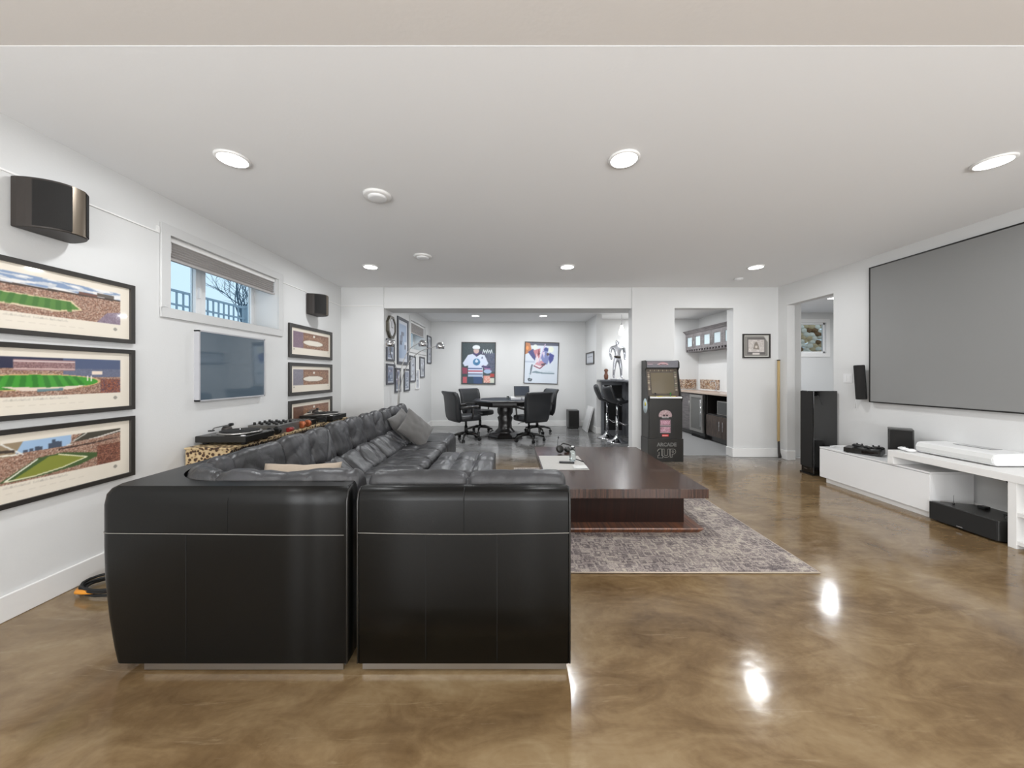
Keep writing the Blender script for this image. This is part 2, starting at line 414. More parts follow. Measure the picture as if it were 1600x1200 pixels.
# ------------------------------------------------------------------ setting
H = 2.70
T = .15
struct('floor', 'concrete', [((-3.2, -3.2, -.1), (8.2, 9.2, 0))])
struct('ceiling', 'ceiling', [((-2.85, 1.485, H), (4.5, 5.9, H+.1))])
box('trim_1', 'soffit', (-2.85, -3.1, 2.7018), (4.5, 1.485, 2.8), kind='structure')
struct('trim_2', 'ceiling', [((-2.2, 5.9, 2.645), (4.7, 9.1, 2.8))])
struct('trim_3', 'ceiling', [((4.375, 3.2, 2.645), (8.1, 5.765, 2.8)), ((4.62, 5.765, 2.645), (8.1, 7.8, 2.8))])
WY0, WY1, WZ0, WZ1 = 2.78, 4.075, 1.835, 2.415       # window opening left wall
def wall_with_hole(name, xa, xb, ya, yb, hy0, hy1, hz0, hz1, top=2.8):
    return struct(name, 'wall', [((xa, ya, 0), (xb, hy0, top)), ((xa, hy1, 0), (xb, yb, top)), ((xa, hy0, 0), (xb, hy1, hz0)), ((xa, hy0, hz1), (xb, hy1, top))])
wall_with_hole('wall_left', -3.04, -2.70, -3.0, 5.6, WY0, WY1, WZ0, WZ1)
struct('wall_rear', 'wall', [((-2.85, -3.15, 0), (4.4, -3.0, 2.8))])
struct('wall_back', 'wall', [((-2.85, 5.6, 0), (-2.02, 5.75, 2.8)), ((1.93, 5.6, 0), (2.606, 5.765, 2.8)),
                             ((2.606, 5.6, 2.37), (3.54, 5.765, 2.8)), ((3.54, 5.6, 0), (4.62, 5.765, 2.8))])
struct('trim_4', 'wall', [((-2.02, 5.62, 2.369), (1.93, 6.04, 2.8)), ((1.93, 5.765, 2.369), (2.4, 6.04, 2.8))])
# right wall: opening Y 4.64-5.42
struct('wall_right', 'wall', [((4.255, -3.0, 0), (4.375, 4.64, 2.8)), ((4.255, 4.64, 2.385), (4.375, 5.42, 2.8)), ((4.255, 5.42, 0), (4.375, 5.6, 2.8))])
# game room
GY0, GY1, GZ0, GZ1 = 7.08, 8.30, 1.835, 2.415
wall_with_hole('wall_game_room_left', -2.36, -2.02, 5.75, 8.93, GY0, GY1, GZ0, GZ1)
struct('wall_game_room_back', 'wall', [((-2.36, 8.93, 0), (4.7, 9.08, 2.8))])
struct('wall_game_room_right', 'wall', [((1.90, 7.80, 0), (2.02, 8.93, 2.8))])
struct('wall_wet_bar_back', 'wall', [((2.02, 8.43, 0), (4.62, 8.55, 2.8))])
struct('wall_wet_bar_right', 'wall', [((4.5, 5.765, 0), (4.62, 8.43, 2.8))])
# bedroom
BX0, BX1, BZ0, BZ1 = 6.02, 6.80, 1.77, 2.43
struct('wall_bedroom_back', 'wall', [((4.62, 7.6, 0), (BX0, 7.67, 2.8)), ((BX1, 7.6, 0), (8.1, 7.67, 2.8)), ((BX0, 7.6, 0), (BX1, 7.67, BZ0)), ((BX0, 7.6, BZ1), (BX1, 7.67, 2.8))])
struct('wall_bedroom_right', 'wall', [((8.0, 3.2, 0), (8.1, 7.6, 2.8))])
struct('wall_bedroom_front', 'wall', [((4.375, 3.2, 0), (8.0, 3.35, 2.8))])
struct('trim_5', 'grey_tile', [((2.62, 5.72, 0), (4.5, 8.43, .004)), ((4.375, 5.5, 0), (8, 7.6, .004)), ((2.02, 7.9, 0), (2.62, 8.43, .004))])

def base(name, segs):
    m_ = MB()
    for a, b in segs: m_.box((a[0], a[1], .0), (b[0], b[1], .14))
    return m_.build(name, 'white_paint', None, bevel=.006, kind='structure')
base('baseboard_left', [((-2.70, -3), (-2.683, 5.6))])
base('baseboard_back', [((-2.683, 5.583), (-2.02, 5.6)), ((1.93, 5.583), (2.606, 5.6)), ((3.523, 5.583), (4.255, 5.6)), ((3.523, 5.6), (3.54, 5.765)), ((1.913, 5.6), (1.93, 5.765)), ((1.913, 5.583), (1.93, 5.6))])
base('baseboard_right', [((4.238, 5.403), (4.255, 5.583)), ((4.255, 5.403), (4.375, 5.42)), ((4.238, -3), (4.255, 4.657))])
base('baseboard_game_room', [((-2.02, 5.75), (-2.003, 8.913)), ((-2.02, 8.913), (1.90, 8.93)), ((1.883, 7.80), (1.90, 8.913)), ((1.883, 7.783), (2.02, 7.80))])
base('baseboard_bedroom', [((4.62, 7.583), (8, 7.6))])

# window left wall ----------------------------------------------------
def side_window(name, label, X, y0, y1, z0, z1, trim, mull, depth, blind_z, n):
    root = thing(name, label, None, (X, (y0+y1)/2, z0)); root['kind'] = 'structure'
    t = trim; m_ = MB()
    m_.box((X, y0-t, z0-t), (X+.018, y1+t, z0)); m_.box((X, y0-t, z1), (X+.018, y1+t, z1+t))
    m_.box((X, y0-t, z0), (X+.018, y0, z1)); m_.box((X, y1, z0), (X+.018, y1+t, z1))
    m_.build('casing', 'casing_shaded_paint', root, bevel=.003)
    D = X-depth; f = .045; m_ = MB()
    m_.box((D-.04, y0, z0), (D, y1, z0+f)); m_.box((D-.04, y0, z1-f), (D, y1, z1)); m_.box((D-.04, y0, z0), (D, y0+f, z1)); m_.box((D-.04, y1-f, z0), (D, y1, z1))
    m_.build('window_frame', 'white_gloss', root, bevel=.004)
    m_ = MB(); m_.box((D-.045, mull, z0), (D+.01, mull+.055, z1)); m_.box((D-.045, mull+.055, z0), (D-.01, mull+.13, z1)); mu = m_.build('mullion', 'white_gloss', root, bevel=.004)
    box('latch', 'white_plastic', (D+.01, mull+.015, z0+.2), (D+.03, mull+.04, z0+.3), mu)
    box('pane', 'glass', (D-.025, y0+f, z0+f), (D-.021, mull, z1-f), root)
    box('pane', 'glass', (D-.025, mull+.13, z0+f), (D-.021, y1-f, z1-f), root)
    m_ = MB(); m_.box((X-.07, y0+.01, z1-.04), (X-.02, y1-.01, z1)); hb = m_.build('headrail', 'white_paint', root, bevel=.004)
    # pleated shade
    k = n; pts = []; zt = z1-.04
    for i in range(k+1):
        pts.append((X-.03-(.018 if i % 2 else 0), zt+(blind_z-zt)*i/k))
    back = [(x-.006, z) for x, z in reversed(pts)]
    MB().prism([(x, z) for x, z in pts+back], 'y', y0+.012, y1-.012).build('shade', 'blind', root)
    box('bottom_rail', 'blind', (X-.055, y0+.012, blind_z-.018), (X-.025, y1-.012, blind_z), root)
    MB().cyl((X-.012, y0+.03, z1-.05), (X-.012, y0+.03, blind_z+.03), .003, n=6).build('pull_cord', 'white_plastic', root)
    return root
side_window('window_1', 'white framed basement window with half lowered grey shade', -2.70, WY0, WY1, WZ0, WZ1, .075, 3.31, .27, 2.25, 12)
side_window('window_2', 'white framed window with lowered shade on the gallery wall', -2.02, GY0, GY1, GZ0, GZ1, .075, 7.5, .27, 2.19, 14)
# bedroom window
root = thing('window_3', 'bedroom window looking into a stone lined well', None, ((BX0+BX1)/2, 7.6, BZ0)); root['kind'] = 'structure'
m_ = MB(); t = .08
m_.box((BX0-t, 7.582, BZ0-t), (BX1+t, 7.6, BZ0)); m_.box((BX0-t, 7.582, BZ1), (BX1+t, 7.6, BZ1+t)); m_.box((BX0-t, 7.582, BZ0), (BX0, 7.6, BZ1)); m_.box((BX1, 7.582, BZ0), (BX1+t, 7.6, BZ1))
m_.build('casing', 'white_paint', root, bevel=.003)
m_ = MB(); f = .04
m_.box((BX0, 7.62, BZ0), (BX1, 7.66, BZ0+f)); m_.box((BX0, 7.62, BZ1-f), (BX1, 7.66, BZ1)); m_.box((BX0, 7.62, BZ0), (BX0+f, 7.66, BZ1)); m_.box((BX1-f, 7.62, BZ0), (BX1, 7.66, BZ1))
m_.build('window_frame', 'white_gloss', root, bevel=.003)
box('pane', 'glass', (BX0+f, 7.638, BZ0+f), (BX1-f, 7.642, BZ1-f), root)

# outside ---------------------------------------------------------------
struct('ground_outside', 'snow', [((-16, -4, 1.5), (-3.04, 20, 1.62))])
struct('ground_well', 'snow', [((5.2, 7.86, 1.55), (8.0, 9.4, 1.62))])
rail = thing('deck_railing', 'blue grey deck railing seen through the left window', 'railing', (-6, 8, 1.62))
box('top_rail', 'rail_blue', (-6.02, 4, 2.79), (-5.98, 16, 2.83), rail)
box('bottom_rail', 'rail_blue', (-6.02, 4, 2.55), (-5.98, 16, 2.58), rail)
for i in range(90):
    y = 4.1+i*.13
    if i == 0: proto = box('baluster', 'rail_blue', (-6.012, y, 2.3), (-5.988, y+.022, 2.8), rail)
    else:
        c = proto.copy(); c.location = proto.location+Vector((0, i*.13, 0)); C.objects.link(c)
for y in (4, 8, 12, 16): box('post', 'rail_blue', (-6.05, y-.05, 1.62), (-5.95, y+.05, 2.86), rail)
def bare_tree(x, y, hgt, seed, label):
    rd = random.Random(seed); m_ = MB()
    def br(p, d, ln, r_, dep):
        pts = [p]; q = p.copy(); dd = d.copy()
        for k in range(5):
            dd = (dd+Vector((rd.uniform(-.25, .25), rd.uniform(-.25, .25), rd.uniform(-.08, .16)))).normalized(); q = q+dd*ln/5; pts.append(q.copy())
        m_.tube(pts, [r_*(1-.12*k) for k in range(6)], n=5)
        if dep:
            for k in range(4):
                i = rd.randint(2, 5); nd = (dd+Vector((rd.uniform(-1, 1), rd.uniform(-1, 1), rd.uniform(-.3, .7)))).normalized()
                br(pts[i], nd, ln*.65, r_*.5, dep-1)
    br(Vector((x, y, 1.6)), Vector((0, 0, 1)), hgt, .07, 4)
    m_.build('bare_tree', 'bark', None, weld=False, label=label, cat='tree')
bare_tree(-8.5, 8.3, 2.2, 3, 'bare winter tree left of the window mullion')
bare_tree(-9.5, 12.6, 2.4, 11, 'bare winter tree right of the window mullion')
# stones of the window well liner
well = thing('stone_well_liner', 'curved wall of pale and brown stones behind the bedroom window', 'stone wall', (6.4, 8.2, 1.62))
k = 0
for j in range(12):
    for i in range(24):
        x = 5.10+i*.13+(.06 if j % 2 else 0)+random.uniform(-.03, .03); z = 1.66+j*.085+random.uniform(-.02, .02); y = 8.35-.12*((x-6.6)/1.3)**2
        m_ = MB(); m_.ellipsoid((x, y, z), (.095*random.uniform(.8, 1.2), .07, .062*random.uniform(.8, 1.3)), n=8, m_=5)
        m_.build('stone', random.choice(['beige_stone', 'brown_stone', 'pale_stone', 'pale_stone']), well)
        k += 1

# raceway ----------------------------------------------------------------
m_ = MB(); m_.box((-2.70, -1, 2.398), (-2.692, 2.68, 2.408)); m_.box((-2.70, 2.68, 2.398), (-2.692, 2.70, 2.45)); m_.box((-2.70, 4.15, 2.398), (-2.692, 5.6, 2.408))
m_.build('trim_6', 'white_paint', None, kind='structure')
m_ = MB(); m_.box((-2.70, 5.592, 2.398), (-2.02, 5.6, 2.408)); m_.build('trim_7', 'white_paint', None, kind='structure')

# ceiling fixtures -----------------------------------------------------------
def downlight(x, y, z, label, group=None, r_=.083):
    root = thing('ceiling_light', label, 'ceiling light', (x, y, z-.012), group)
    MB().lathe([(r_, -.012), (r_+.012, -.012), (r_+.016, -.006), (r_+.016, 0), (r_, 0)], (x, y, z), caps=False).build('trim_ring', 'white_paint', root)
    MB().lathe([(.001, -.010), (r_, -.010), (r_, -.004), (.001, -.004)], (x, y, z)).build('diffuser', 'emit_white', root)
    return root
for (x, y), l in zip(MAIN_LIGHTS, ['large left recessed light nearest the window', 'large recessed light in the middle of the ceiling', 'recessed light in the ceiling above the projector screen',
        'small recessed light farther back near the left wall', 'small recessed light above the big opening', 'small recessed light farther back on the right']):
    downlight(x, y, H, l)
for i, (x, y) in enumerate(GAME_LIGHTS[:2]): downlight(x, y, 2.645, 'recessed light over the poker table, '+('left' if i == 0 else 'right')+' of the pair')
downlight(5.6, 6.1, 2.645, 'recessed light in the bedroom ceiling beyond the doorway')
for (x, y), r_, l in (((-1.03, 2.72), .105, 'round white ceiling speaker, the nearer and larger one'), ((-1.03, 4.12), .105, 'round white ceiling speaker, the farther and smaller one')):
    root = thing('ceiling_speaker', l, 'ceiling speaker', (x, y, H-.03))
    MB().lathe([(r_*.62, -.018), (r_*.9, -.018), (r_, -.01), (r_, 0), (r_*.62, 0)], (x, y, H)).build('rim', 'white_paint', root)
    MB().lathe([(.001, -.034), (r_*.5, -.034), (r_*.66, -.028), (r_*.66, 0), (.001, 0)], (x, y, H)).build('grille_cap', 'white_plastic', root)
MB().lathe([(.001, -.03), (.04, -.03), (.055, -.015), (.055, 0), (.001, 0)], (3.29, 5.08, H)).build('smoke_detector', 'white_plastic', None, label='small round white smoke detector on ceiling near the back wall', cat='smoke detector')

# ------------------------------------------------------------------ sofa
def nz(x, y, z=0): return noise.noise(Vector((x, y, z)))
def resample(prof, n):
    P = [Vector((a, b)) for a, b in prof]; P.append(P[0]); d = [0]
    for i in range(1, len(P)): d.append(d[-1]+(P[i]-P[i-1]).length)
    out = []
    for k in range(n):
        t = d[-1]*k/n; i = 1
        while d[i] < t: i += 1
        # Catmull-Rom through the control polygon
        q = len(prof); p0 = P[(i-2) % q]; p1 = P[i-1]; p2 = P[i % q]; p3 = P[(i+1) % q]
        s_ = (t-d[i-1])/(d[i]-d[i-1]+1e-9)
        out.append(.5*((2*p1)+(-p0+p2)*s_+(2*p0-5*p1+4*p2-p3)*s_*s_+(-p0+3*p1-3*p2+p3)*s_**3))
    return out
def cushion(name, parent, path, prof, seams=(), seamdepth=.026, puff=.016, wr=.008, material='sofa_leather', npf=60, rnd=.045, seed=0, cross=(), **kw):
    """path: list of (origin Vector, inward normal Vector, length-parameter u); prof in (v, z)"""
    pf = resample(prof, npf); cen = sum(pf, Vector((0, 0)))/len(pf); U0, U1 = path[0][2], path[-1][2]
    rings = []
    st = []
    for dlt in (0, .004, .012, .022): st.append((path[0], dlt))
    rings = []
    def ring(o, n, u):
        e = min(u-U0, U1-u); sh = 1.0
        k_ = min(1, e/rnd); inset = rnd*.8*(1-math.sqrt(max(0, 1-(1-k_)**2)))
        r_ = []
        for i, p in enumerate(pf):
            d = p-cen; ln = d.length; dn = d/ln
            ins = inset
            g = 0
            for sm in seams: g += math.exp(-((u-sm)/.009)**2)*seamdepth + math.exp(-((u-sm)/.045)**2)*seamdepth*.5
            if p.y > .34:
                for cz in cross: g += math.exp(-((p.x-cz)/.014)**2)*seamdepth+math.exp(-((p.x-cz)/.05)**2)*seamdepth*.4
            wv = wr*(nz(u*4+seed, p.x*4, p.y*4)*1.3+.35*nz(u*13+seed, p.x*8+3, p.y*7))
            rg_ = 1-abs(nz(u*5+seed+p.y*2, p.x*3+p.y*3, seed))*4.5; wv -= wr*1.3*max(0, rg_)**2
            rg_ = 1-abs(nz(u*9-p.y*5, p.x*7+p.y*5, seed+7))*5; wv -= wr*.6*max(0, rg_)**2
            pf_ = puff*abs(math.sin(math.pi*(u-U0)/max(.2, (U1-U0)/max(1, len(seams)+1))))
            q = p-dn*(ins+g)+dn*(wv*min(1, k_+.2)+pf_)
            r_.append(o+n*q.x+Vector((0, 0, q.y)))
        return r_
    for o, n, u in path: rings.append(ring(o, n, u))
    m_ = MB(); m_.loft(rings, True, True); return m_.build(name, material, parent, weld=False, **kw)
def straight(a, b, n, step=.010, u0=0):
    a, b, n = Vector(a+(0,)), Vector(b+(0,)), Vector(n+(0,)); Ln = (b-a).length; k = int(Ln/step)
    us = [0, .002, .005, .009, .014, .02, .027, .035]; us = us+[.035+(Ln-.07)*i/k for i in range(1, k)]+[Ln-x for x in reversed(us)]
    return [(a+(b-a)*(u/Ln), n, u0+u) for u in us]
def cornerpath(p0, c1, p1, rad, step=.014):
    """from p0 along to corner c1 then to p1; inner side on the right-hand"""
    p0, c1, p1 = [Vector(q+(0,)) for q in (p0, c1, p1)]
    d0 = (c1-p0).normalized(); d1 = (p1-c1).normalized(); n0 = d1; n1 = -d0; out = []; u = 0
    A = c1-d0*rad; Bq = c1+d1*rad; ctr = A+d1*rad
    L0 = (A-p0).length; k = max(2, int(L0/step))
    us = [0, .003, .008, .014, .022, .032]
    for x in us+[.035+(L0-.035)*i/k for i in range(0, k)]: out.append((p0+d0*x, n0, x))
    u = L0; k = int(rad*1.57/step)
    for i in range(k):
        t = math.pi/2*i/k; n = (n0*math.cos(t)+n1*math.sin(t)); out.append((ctr-n*rad, n, u+rad*t))
    u += rad*math.pi/2; L1 = (p1-Bq).length; k = max(2, int(L1/step))
    for i in range(k): x = (L1-.035)*i/k; out.append((Bq+d1*x, n1, u+x))
    for x in reversed(us): out.append((p1-d1*x, n1, u+L1-x))
    return out
BACKREST = [(.105, .52), (.105, .70), (.112, .80), (.14, .845), (.18, .85), (.212, .825), (.235, .76), (.252, .69), (.27, .63), (.268, .585), (.23, .56), (.16, .54)]
TALL = [(a, b+.014 if b > .7 else b) for a, b in BACKREST]
LUMBAR = [(.21, .42), (.225, .53), (.26, .585), (.31, .578), (.36, .535), (.42, .48), (.468, .44), (.475, .40), (.42, .37), (.3, .37)]
SEAT = [(.30, .12), (.30, .36), (.45, .405), (.62, .422), (.80, .42), (.93, .41), (.965, .36), (.97, .25), (.965, .13), (.9, .10), (.5, .10)]
SHELL = [(0, .05), (0, .3), (0, .76), (.008, .795), (.03, .812), (.07, .812), (.098, .795), (.105, .75), (.105, .4), (.105, .05)]
def shell_rings(path, prof, taper=0):
    rings = []
    for o, n, u in path:
        rings.append([o+n*(a+(taper*max(0, (.5-z)/.45)**1.6 if a < .05 else 0))+Vector((0, 0, z)) for a, z in prof])
    return rings
def module(label, a, b, n, rzs, seed, seat_seams, back_seams, taper=0, lum=True, bwr=.008, bprof=BACKREST, swr=.009):
    """a,b ends of the outer back line, n points to the front"""
    cx = (a[0]+b[0])/2+n[0]*.48; cy = (a[1]+b[1])/2+n[1]*.48
    root = thing('sofa_module', label, 'sofa', (cx, cy, 0))
    a_, b_ = Vector(a+(0,)), Vector(b+(0,)); d = (b_-a_).normalized(); Ln = (b_-a_).length; nn = Vector(n+(0,))
    m_ = MB(); P2 = [(p.x, p.y) for p in [Vector(q) for q in SHELL]]
    ends = [(0, .010), (.004, .004), (.012, 0)]
    rings = []
    for e, ins in ends+[(Ln*.25, 0), (Ln*.5, 0), (Ln*.75, 0)]+[(Ln-e, i_) for e, i_ in reversed(ends)]:
        rings.append([a_+d*e+nn*(v_+(taper*max(0, (.45-z)/.4)**1.5 if v_ < .05 else 0)+(ins if v_ < .05 else -ins))+Vector((0, 0, z-(ins if z > .5 else 0))) for v_, z in P2])
    m_.loft(rings, True, True).build('back_shell', 'black_leather', root, weld=False)
    cushion('backrest', root, straight((a_.x, a_.y), (b_.x, b_.y), n), bprof, seams=back_seams, seed=seed, wr=bwr, puff=.018 if bwr > .004 else .004, rnd=.075 if bwr > .004 else .045)
    if lum: cushion('lumbar_cushion', root, straight((a_+d*.006).to_2d()[:], (b_-d*.006).to_2d()[:], n), LUMBAR, seams=[s+.03 for s in back_seams[::2]], seamdepth=.018, seed=seed+5, wr=.011)
    cushion('seat_cushion', root, straight((a_+d*.004).to_2d()[:], (b_-d*.004).to_2d()[:], n), SEAT, seams=seat_seams, seamdepth=.02, seed=seed+9, wr=swr, cross=(.68,) if swr > .004 else ())
    m_ = MB(); p = [a_+d*.02+nn*.04, b_-d*.02+nn*.04, b_-d*.02+nn*.90, a_+d*.02+nn*.90]
    m_.prism([(q.x, q.y) for q in p], 'z', .012, .10).build('plinth', 'steel_grey', root)
    return root
# B: the right module in front, back towards the camera
mB = module('black leather sofa section with its back to the camera, right of the two nearest', (-.674, 1.54), (.262, 1.54), (0, 1), 0, 1, [.31, .62], [.47], lum=True, bwr=.0025)
m_ = MB()
def sagline(x0, x1, z, y, sag): return [(x0+(x1-x0)*i/16, y, z-sag*math.sin(math.pi*i/16)) for i in range(17)]
m_.tube(sagline(-.668, .256, .622, 1.5385, .006), .0016, 6).build('stitching', 'stitch', mB)
m_ = MB(); m_.tube([(-.206, 1.5385, .625), (-.206, 1.538, .76), (-.205, 1.545, .80), (-.205, 1.565, .812)], .0022, 6)
m_.tube([(-.372, 1.5392, .618), (-.372, 1.5392, .06)], .0012, 5); m_.tube([(-.06, 1.5392, .618), (-.06, 1.5392, .06)], .0012, 5); m_.build('panel_seam', 'groove', mB)
for x in (-.671, .259): MB().tube([(x, 1.543, .05), (x, 1.542, .4), (x, 1.542, .76), (x, 1.553, .795), (x, 1.58, .808), (x, 1.63, .80)], .004, 6).build('piping', 'black_satin', mB)
box('base_strip', 'brushed', (-.655, 1.556, .012), (.245, 1.566, .04), mB)
for x in (-.5, .1): MB().cyl((x, 1.6, 0), (x, 1.6, .02), .02).build('foot', 'white_plastic', mB)

# A: corner module
mA = thing('sofa_module', 'corner section of the black leather sofa, left of the two nearest', 'sofa', (-1.26, 2.0, 0))
plan = []
def arc(cx, cy, r_, a0, a1, n): return [(cx+r_*math.cos(R(a0+(a1-a0)*i/n)), cy+r_*math.sin(R(a0+(a1-a0)*i/n))) for i in range(n+1)]
outer = [(-.715, 1.54), (-1.0, 1.54), (-1.3, 1.54), (-1.6, 1.54)]+arc(-1.76, 1.59, .05, 270, 180, 6)+[(-1.81, 1.8), (-1.81, 2.1), (-1.81, 2.475)]
inner = [(-1.705, 2.475), (-1.705, 2.0)]+arc(-1.39, 1.96, .315, 176, 274, 14)[1:-1]+[(-1.35, 1.645), (-.715, 1.645)]
plan = outer+inner; no = len(outer)
levels = [(.05, .062, 0), (.12, .045, 0), (.25, .022, 0), (.42, .004, 0), (.55, 0, 0), (.74, 0, 0), (.785, .005, .004), (.806, .016, .012), (.818, .035, .022)]
rings = []
for z, tin, ti2 in levels:
    r_ = []
    for i, (x, y) in enumerate(plan):
        if i < no:
            kx = max(0, min(1, (-1.5-x)/.3)); top = ti2 > 0
            x2 = x+tin*kx; y2 = y+(ti2*1.3 if (top and y < 1.7) else 0)*(1)+(0 if top else tin*.0)
            if i == 0: x2 = x-ti2*.6
            if i == no-1: y2 = y-ti2*.6
        else:
            x2, y2 = x, y
            if x == -.715: x2 -= ti2*.6
        r_.append(Vector((x2, y2, z)))
    rings.append(r_)
m_ = MB(); m_.loft(rings, True, True); oA = m_.build('back_shell', 'black_leather', mA, weld=False)
for p in oA.data.polygons:
    if len(p.vertices) > 8: p.use_smooth = False
cushion('backrest', mA, cornerpath((-.715, 1.54), (-1.81, 1.54), (-1.81, 2.475), .42), BACKREST, seams=[.70, 1.0, 1.25, 1.42], seed=31, wr=.006, puff=.006)
m_ = MB(); pts = [(-.72, 2.45), (-1.5, 2.45), (-1.5, 2.15)]+arc(-1.15, 2.15, .35, 180, 270, 8)+[(-.72, 1.80)]
r0 = [[Vector((x*(1-k)+(-1.1)*k, y*(1-k)+2.12*k, z)) for x, y in pts[::-1]] for z, k in ((.1, 0), (.33, -.01), (.38, .03), (.405, .12), (.41, .5), (.405, .9))]
m_.loft(r0).build('seat_cushion', 'sofa_leather', mA, weld=False)
m_ = MB(); m_.prism([(-.74, 1.58), (-.74, 2.4), (-1.7, 2.4), (-1.7, 1.62)], 'z', .012, .1); m_.build('plinth', 'steel_grey', mA)
m_ = MB(); m_.tube([(-1.806, 1.80, .62), (-1.811, 1.6, .62)]+[(x, y-.0012, .62+.0) for x, y in arc(-1.76, 1.59, .05, 180, 270, 5)]+[(-1.4, 1.5385, .617), (-1.0, 1.5385, .612), (-.73, 1.5385, .612)], .0016, 6).build('stitching', 'stitch', mA)
m_ = MB(); m_.tube([(-1.24, 1.5395, .615), (-1.24, 1.5392, .76), (-1.235, 1.555, .808)], .0012, 5); m_.tube([(-1.42, 1.5392, .612), (-1.42, 1.5392, .06)], .001, 5); m_.build('panel_seam', 'groove', mA)
m_ = MB(); m_.tube([(-.718, 1.543, .05), (-.718, 1.542, .4), (-.718, 1.542, .76), (-.718, 1.556, .8), (-.718, 1.60, .815)], .004, 6); m_.build('piping', 'black_satin', mA)
box('base_strip', 'brushed', (-1.62, 1.556, .010), (-.74, 1.566, .042), mA)

mods = [(2.49, 3.14, 'black leather sofa section along the left wall next to the corner section', 41, BACKREST),
        (3.15, 3.81, 'black leather sofa section whose seat runs into the ottoman', 52, TALL),
        (3.82, 4.68, 'wide black leather sofa section holding the two grey pillows', 63, TALL)]
for y0, y1, lb, sd, bp_ in mods:
    wd = y1-y0
    module(lb, (-1.81, y1), (-1.81, y0), (1, 0), 0, sd, [wd*.5], [wd*.52] if wd < .8 else [wd*.33, wd*.67], taper=.06, bprof=bp_)
module('end section of the black leather sofa nearest the arc lamp, with a smooth flat seat', (-1.81, 5.42), (-1.81, 4.69), (1, 0), 0, 74, [], [.35], taper=.06, bprof=TALL, lum=False, swr=.003)
# ottoman
ot = thing('ottoman', 'tufted black leather ottoman pushed against the sofa seat', 'ottoman', (-.52, 3.8, 0))
OTP = [(0, .14), (0, .34), (.03, .385), (.2, .40), (.45, .405), (.72, .40), (.86, .385), (.90, .34), (.90, .14), (.8, .11), (.1, .11)]
cushion('seat_cushion', ot, [(Vector((-.808+u, 3.34, 0)), Vector((0, 1, 0)), u) for _, _, u in straight((0, 0), (.63, 0), (0, 1))], OTP, seams=[.21, .43], seamdepth=.022, seed=88, wr=.008, cross=(.44,))
box('plinth', 'steel_grey', (-.78, 3.4, 0), (-.25, 4.2, .12), ot)

# pillows
def pillow(label, c, size, rot, material, thick=.13, name='throw_pillow'):
    n = 22; vs = []; Mx = Matrix.Translation(c) @ rot
    for sgn in (1, -1):
        for j in range(n+1):
            for i in range(n+1):
                a = -1+2*i/n; b = -1+2*j/n
                e = max(0, 1-a*a)**.5*max(0, 1-b*b)**.5
                pin = 1-.10*(1-abs(a))*abs(b)**3-.0; pin2 = 1-.10*(1-abs(b))*abs(a)**3
                wv = .008*nz(a*3+c[0]*5, b*3, c[1]*4)
                vs.append(Mx @ Vector((a*size/2*pin2, b*size/2*pin, sgn*(thick/2*e**.8+.002)+wv)))
    k = (n+1)*(n+1); fs = []
    for j in range(n):
        for i in range(n):
            q = (j*(n+1)+i, j*(n+1)+i+1, (j+1)*(n+1)+i+1, (j+1)*(n+1)+i); fs.append(q); fs.append(tuple(x+k for x in reversed(q)))
    ed = [j for j in range(n+1)]+[j*(n+1)+n for j in range(1, n+1)]+[n*(n+1)+i for i in range(n-1, -1, -1)]+[j*(n+1) for j in range(n-1, 0, -1)]
    for i in range(len(ed)):
        a, b = ed[i], ed[(i+1) % len(ed)]; fs.append((b, a, a+k, b+k))
    MB().add(vs, fs, True).build(name, material, None, label=label, cat='pillow')
def rot(ax, ay, az): return Matrix.Rotation(R(az), 4, 'Z') @ Matrix.Rotation(R(ay), 4, 'Y') @ Matrix.Rotation(R(ax), 4, 'X')
pillow('grey throw pillow leaning behind the other one on the sofa', (-1.43, 4.72, .60), .46, rot(0, 62, -12) @ rot(0, 0, 14), 'grey_pillow')
pillow('grey throw pillow in front, standing on its corner on the sofa', (-1.24, 4.62, .595), .45, rot(0, 58, -28) @ rot(0, 0, 38), 'grey_pillow')
pillow('beige patterned pillow lying in the corner of the sofa', (-1.30, 2.16, .575), .44, rot(48, 4, 22), 'beige_pillow', .14)

# ------------------------------------------------------------------ rug and coffee table
rg = thing('area_rug', 'distressed grey and beige rug under the coffee table', 'rug', (.77, 3.62, 0))
box('pile', 'rug', (.05, 2.325, .001), (2.035, 4.92, .012), rg, bevel=.003)
m_ = MB(); m_.tube([(.047, 2.322, .007), (2.038, 2.322, .007), (2.038, 4.923, .007), (.047, 4.923, .007)], .006, 6, closed=True); m_.build('bound_edge', 'beige_pillow', rg)
ct = thing('coffee_table', 'large low dark wood coffee table with a slab base', 'coffee table', (.92, 3.55, .012))
box('tabletop', 'table_wood', (.295, 2.744, .347), (1.545, 4.34, .42), ct, bevel=.003)
m_ = MB(); lo = [(.42, 2.99), (1.47, 2.99), (1.47, 4.12), (.42, 4.12)]; hi = [(.42, 2.93), (1.44, 2.93), (1.44, 4.18), (.42, 4.18)]
m_.loft([[Vector((x, y, .058)) for x, y in lo], [Vector((x, y, .347)) for x, y in hi]], False, True).build('pedestal', 'pedestal_shaded_wood', ct)
m_ = MB(); m_.loft([[Vector((x, y, z)) for x, y in ((.33+i, 2.87+i), (1.575-i, 2.87+i), (1.575-i, 4.25-i), (.33+i, 4.25-i))] for z, i in ((.013, .03), (.05, 0), (.06, .004))], False, True).build('base_slab', 'base_wood', ct)
box('placemat', 'woven', (.305, 3.29, .4205), (.735, 3.85, .4265), None, label='white woven placemat on the coffee table', cat='placemat', bevel=.002)
hp = thing('headset', 'black headset with boom microphone on the coffee table', 'headset', (.60, 4.0, .42))
